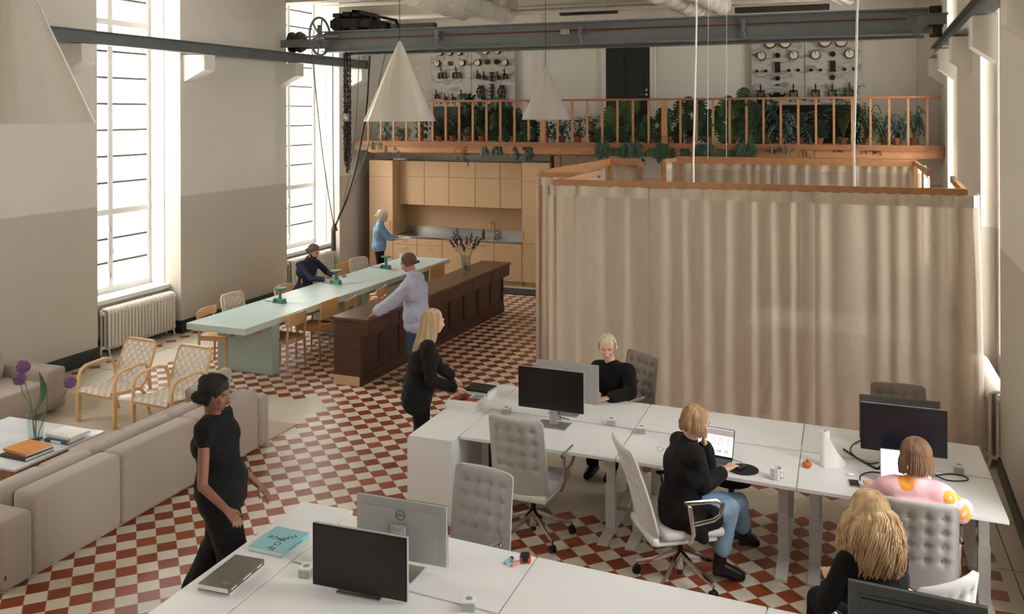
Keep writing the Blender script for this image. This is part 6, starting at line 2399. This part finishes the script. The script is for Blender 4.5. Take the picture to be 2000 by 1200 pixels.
fo = math_node(nt, 'MULTIPLY', math_node(nt, 'MULTIPLY', f1, math_node(nt, 'SUBTRACT', 1., f2)), f3)
nt.links.new(mixc(nt, fo, rgb(236, 184, 190), rgb(242, 160, 62)), bs.inputs['Base Color'])
bs.inputs['Roughness'].default_value = .9
person('woman in a pink and orange patterned top with brown bob, seen from behind', J, V3((0, 1, 0)), radians(14), SK,
       [dict(name='patterned_top', mat=pk, kind='top', g=.034, sleeve=.5, collar=.15), dict(name='white_sleeve', mat=cloth('white_sleeve', 232, 230, 230), kind='top', g=.016, sleeve=.9, puff=True, sides='R'), dict(name='trousers', mat=CD2, kind='trousers')],
       dict(len=.12, tuck=-.15, mat=H_brown, n=460, seed=18, wave=.002, spread=.015, back=.01, r=.0062, vol=1.03), dict(mat=BT), vox=.0065)
# 8 curly blonde woman
fw = V3((-.6, .8, 0)).normalized()
pel = V3((.2, 5.44, .52))
J = dict(fwd=fw, pelvis=pel, chest=V3((.16, 5.42, .86)), head=V3((.135, 5.47, 1.2)),
         elR=V3((.3, 5.65, .85)), wrR=V3((.15, 5.85, .8)), elL=V3((-.09, 5.27, .76)), wrL=V3((-.07, 5.4, .82)), hdL=V3((-.02, .12, .03)), curlL=.4, **sit(pel, fw))
person('woman with long curly golden hair and black top at the bottom right', J, V3((-.35, 1, 0)), radians(16), SK,
       [dict(name='black_top', mat=CB, kind='top', g=.02, sleeve=.9, collar=.1), dict(name='trousers', mat=CB2, kind='trousers')],
       dict(len=.33, tuck=.05, clump=1, mat=H_gold, n=950, seed=23, wave=.017, freq=32, spread=.062, back=.02, r=.0058, vol=1.11), dict(mat=BT), vox=.0065)
tag(MB().tube([V3((-.075+.034*cos(a*pi/8), 5.385, .815+.032*sin(a*pi/8))) for a in range(17)], .004, 6).build('bracelet', M['brass'], None, True), 'golden bracelet on the wrist of the curly blonde woman', 'bracelet')
# 9 dark haired woman walking past the sofa
fw = V3((.93, .3, 0)).normalized()
pel = V3((-4.05, 5.14, .93))
J = dict(fwd=fw, pelvis=pel, chest=V3((-4.06, 5.1, 1.24)), head=V3((-4.0, 5.03, 1.585)),
         elR=V3((-3.98, 4.86, 1.02)), wrR=V3((-3.76, 4.82, .92)), elL=V3((-4.12, 5.36, 1.0)), wrL=V3((-3.95, 5.42, .82)), **stand(pel, fw, .09, .16))
person('dark haired woman in a loose black dress walking past the back of the sofa', J, V3((.95, .15, 0)), radians(12), SK3,
       [dict(name='black_top', mat=CB, kind='top', g=.03, sleeve=.08, low=-.1, folds=.02), dict(name='wide_trousers', mat=CB, kind='trousers', g=.045, cuff=.11, folds=.02)],
       dict(len=.05, mat=H_dk, n=420, seed=30, vol=1.0, bun=True, wave=.007, r=.0055), dict(mat=BT))
# ================================================================ GALLERY PLANTS
M['terra'] = mat('terracotta', rgb(162, 92, 66), .75, var=.1, scale=12)
M['soil'] = mat('potting_soil', rgb(50, 38, 30), .95)
M['pl_dark'] = mat('dark_green_leaf', rgb(46, 72, 50), .35, var=.25, scale=6)
M['pl_mid'] = mat('mid_green_leaf', rgb(78, 106, 66), .36, var=.2, scale=6)
M['pl_blue'] = mat('blue_green_frond', rgb(106, 136, 128), .45, var=.2, scale=6)
M['pl_stem'] = mat('plant_stem', rgb(84, 92, 62), .6)
RP = random.Random(77)


def monstera_leaf(mb, base, tip, w):
    base, tip = V3(base), V3(tip)
    d = tip-base
    L_ = d.length
    up = V3((0, -1, .35))
    x = d.cross(up)
    x = x.normalized() if x.length > 1e-4 else V3((1, 0, 0))
    nn = x.cross(d).normalized()
    N = 9
    for s_ in (-1, 1):
        for k in range(N):
            if k % 2 == 1 and k > 1:
                f_ = .45
            else:
                f_ = 1.
            u0, u1 = k/N, (k+1)/N
            w0 = w*sin(pi*min(.97, .18+u0*.8))*f_
            w1 = w*sin(pi*min(.97, .18+u1*.8))*f_
            a = base+d*u0-d*.12*(1-u0)
            b_ = base+d*u1-d*.12*(1-u1)
            c_ = b_+x*s_*w1+nn*(-w1*.25)+d*.07
            e_ = a+x*s_*w0+nn*(-w0*.25)+d*.04
            mb.quad(a, b_, c_, e_)


def plant(label, px, kind, hgt, spread, n, matn, py=None, trail=0., pot=True, z=2.902, yy=None, pr=.072, hang=None):
    n = int(n*1.7)
    spread *= 1.15
    q = aY(px, 262, GY+.18 if yy is None else yy)
    t = thing('potted_plant', label, 'plant', (q.x, q.y, z))
    if pot:
        MB().lathe([(pr*.68, 0), (pr, pr*1.5), (pr*1.12, pr*1.5), (pr*1.12, pr*1.85), (pr*.95, pr*1.85), (pr*.9, pr*1.6)], 20).build('pot', M['terra'], t, True)
        MB().cyl((0, 0, pr*1.55), (0, 0, pr*1.62), pr*.92, 16).build('soil', M['soil'], t)
    fol, stm = MB(), MB()
    top0 = V3((0, 0, pr*1.6))
    for k in range(n):
        a = RP.uniform(0, 2*pi)
        r_ = spread*sqrt(RP.random())
        dirn = V3((cos(a), sin(a)*.45-.12, 0))
        if kind == 'bush':
            c_ = V3((dirn.x*r_, dirn.y*r_*.8, pr*1.6+RP.uniform(0, hgt)))
            stm.tube([top0+dirn*.02, c_], .002, 4) if k % 4 == 0 else None
            tipv = c_+V3((RP.uniform(-.05, .05), RP.uniform(-.05, .02), RP.uniform(-.05, .03)))
            leaf(fol, c_, tipv, .024, n=3)
        elif kind == 'monstera':
            c_ = top0+dirn*r_+V3((0, -abs(dirn.y)*.1, RP.uniform(.0, 1.)*hgt))
            stm.tube([top0, top0+(c_-top0)*.5+V3((0, 0, hgt*.15)), c_], .005, 5)
            s_ = RP.uniform(.14, .21)
            monstera_leaf(fol, c_, c_+V3((dirn.x*.12, -.08, -s_)), s_*.62)
        elif kind == 'fern':
            e_ = top0+dirn*spread*RP.uniform(.7, 1.1)+V3((0, -.03, RP.uniform(-.35, .75)*hgt))
            m_ = top0+(e_-top0)*.45+V3((0, 0, hgt*RP.uniform(.5, .9)))
            P = [top0.lerp(m_, u)*(1-u)+m_.lerp(e_, u)*u for u in [i/9 for i in range(10)]]
            stm.tube(P, .003, 4)
            for i in range(2, 10):
                tg = (P[i]-P[i-1]).normalized()
                sd = tg.cross(V3((0, 0, 1)))
                sd = sd.normalized() if sd.length > 1e-3 else V3((1, 0, 0))
                ll = .1*sin(pi*min(.95, i/10+.12))+.02
                for s_ in (-1, 1):
                    leaf(fol, P[i], P[i]+sd*s_*ll+tg*.04-V3((0, .01, .02)), .014, n=3)
        elif kind == 'palm':
            c_ = top0+dirn*r_+V3((0, 0, RP.uniform(.45, 1.)*hgt))
            stm.tube([top0, top0+(c_-top0)*.6+V3((0, 0, .05)), c_], .004, 5)
            for i in range(8):
                b_ = 2*pi*i/8
                leaf(fol, c_, c_+V3((cos(b_)*.14, sin(b_)*.09-.03, -.03)), .026, n=3)
        elif kind == 'oval':
            c_ = top0+dirn*r_+V3((0, 0, RP.uniform(.15, 1.)*hgt))
            stm.tube([top0, c_], .003, 4)
            s_ = RP.uniform(.1, .16)
            leaf(fol, c_, c_+V3((dirn.x*.06+RP.uniform(-.03, .03), -.04, -s_ if RP.random() < .5 else s_*.6)), s_*.33, n=4)
    if trail:
        for k in range(hang or 5):
            x = RP.uniform(-spread, spread)
            dp = trail*RP.uniform(.6, 1.)
            P = [top0, V3((x*.6, -.3, .16)), V3((x, -.36, 0)), V3((x, -.37, -dp*.5)), V3((x+RP.uniform(-.03, .03), -.37, -dp))]
            stm.tube(P, .003, 4)
            for i in range(10):
                u = i/9
                p = P[2].lerp(P[4], u)
                if kind == 'monstera':
                    if i % 4 == 0:
                        s_ = RP.uniform(.13, .18)
                        monstera_leaf(fol, p, p+V3((RP.uniform(-.08, .08), -.05, -s_)), s_*.6)
                else:
                    leaf(fol, p, p+V3((RP.choice((-1, 1))*.05, -.02, -.05)), .016, n=3)
    fol.build('foliage', matn, t, radians(60), recalc=False)
    stm.build('stems', M['pl_stem'], t, True)
    return t


D_, MI, BL = M['pl_dark'], M['pl_mid'], M['pl_blue']
spec = [(752, 'oval', .35, .12, 14, BL, .15, 'leftmost, sagging blue green plant half hidden by the middle cone lamp'),
        (783, 'fern', .3, .22, 9, BL, .35, 'blue green fern under the rim of the middle cone lamp'),
        (822, 'oval', .42, .14, 12, D_, 0, 'rubber plant in a small terracotta pot right of the middle cone lamp rim'),
        (857, 'bush', .42, .17, 150, D_, 0, 'dense dark bush in front of the left black cabinet, left one'),
        (884, 'bush', .45, .17, 150, D_, .0, 'dense dark bush in front of the left black cabinet, right one'),
        (912, 'oval', .85, .17, 70, D_, .5, 'tall leafy vine climbing over the rail by the left switchboard, trailing down over the cabinets'),
        (941, 'oval', .75, .14, 40, D_, 0, 'tall dark plant in terracotta pot under the middle of the left switchboard'),
        (975, 'monstera', .8, .2, 12, D_, .12, 'big monstera at the right end of the left switchboard'),
        (1003, 'fern', .75, .2, 14, D_, .0, 'dark fern filling the gap left of the far cone lamp'),
        (1030, 'monstera', .6, .22, 9, D_, .28, 'monstera half behind the far cone lamp with a leaf hanging over the beam'),
        (1065, 'bush', .32, .16, 130, D_, .0, 'small dark bush below the rim of the far cone lamp'),
        (1098, 'fern', .45, .2, 14, BL, .0, 'blue green fern right under the far cone lamp'),
        (1128, 'bush', .4, .13, 90, D_, .0, 'narrow dark bush right of the far cone lamp'),
        (1157, 'bush', .42, .17, 140, MI, .0, 'round green bush in a terracotta pot left of the dark door'),
        (1186, 'monstera', .2, .12, 5, D_, .18, 'low creeping plant with leaves on the beam left of the dark door'),
        (1214, 'monstera', .72, .2, 14, MI, .12, 'tall monstera in front of the dark gallery door'),
        (1240, 'monstera', .3, .18, 8, D_, .32, 'monstera spilling its leaves over the beam below the dark door'),
        (1283, 'monstera', .45, .16, 7, MI, .1, 'sparse monstera with bare stems right of the dark door'),
        (1306, 'monstera', .7, .14, 5, D_, .22, 'tall thin monstera left of the wide railing post'),
        (1345, 'monstera', .78, .2, 15, D_, .22, 'big monstera behind the left white hanging cord'),
        (1386, 'monstera', .6, .18, 9, D_, .42, 'monstera trailing its leaves deep below the beam between the cords'),
        (1432, 'monstera', .8, .22, 18, MI, .15, 'huge monstera in a terracotta pot left of the right switchboard'),
        (1466, 'monstera', .95, .16, 12, D_, .12, 'monstera reaching above the rail at the edge of the right switchboard'),
        (1498, 'oval', .7, .16, 60, D_, .12, 'dark ficus in a pot under the left slab of the right switchboard'),
        (1525, 'fern', .65, .24, 16, BL, .15, 'arching blue green fern under the right switchboard, left one'),
        (1562, 'fern', .55, .28, 18, BL, .3, 'drooping blue green fern hanging over the beam, under the seam of the right switchboard'),
        (1600, 'bush', .5, .16, 120, D_, .0, 'dark bush under the right slab of the right switchboard'),
        (1648, 'palm', .95, .24, 16, MI, .08, 'tall umbrella tree in a terracotta pot reaching the rail left of the right cord'),
        (1692, 'fern', .75, .26, 20, MI, .0, 'tall green fern just right of the right white cord'),
        (1722, 'fern', .6, .28, 20, BL, .12, 'broad blue green fern right of the right switchboard'),
        (1753, 'fern', .5, .2, 12, BL, .0, 'blue green fern in a terracotta pot near the right wall'),
        (1785, 'fern', .75, .18, 10, BL, .0, 'rightmost, wispy fern nearest the right wall')]
for k, (px, kd, h_, sp_, n_, mt_, tr_, lab) in enumerate(spec):
    plant(lab, px, kd, h_, sp_, n_, mt_, trail=tr_, yy=GY+.16+.14*(k % 2))
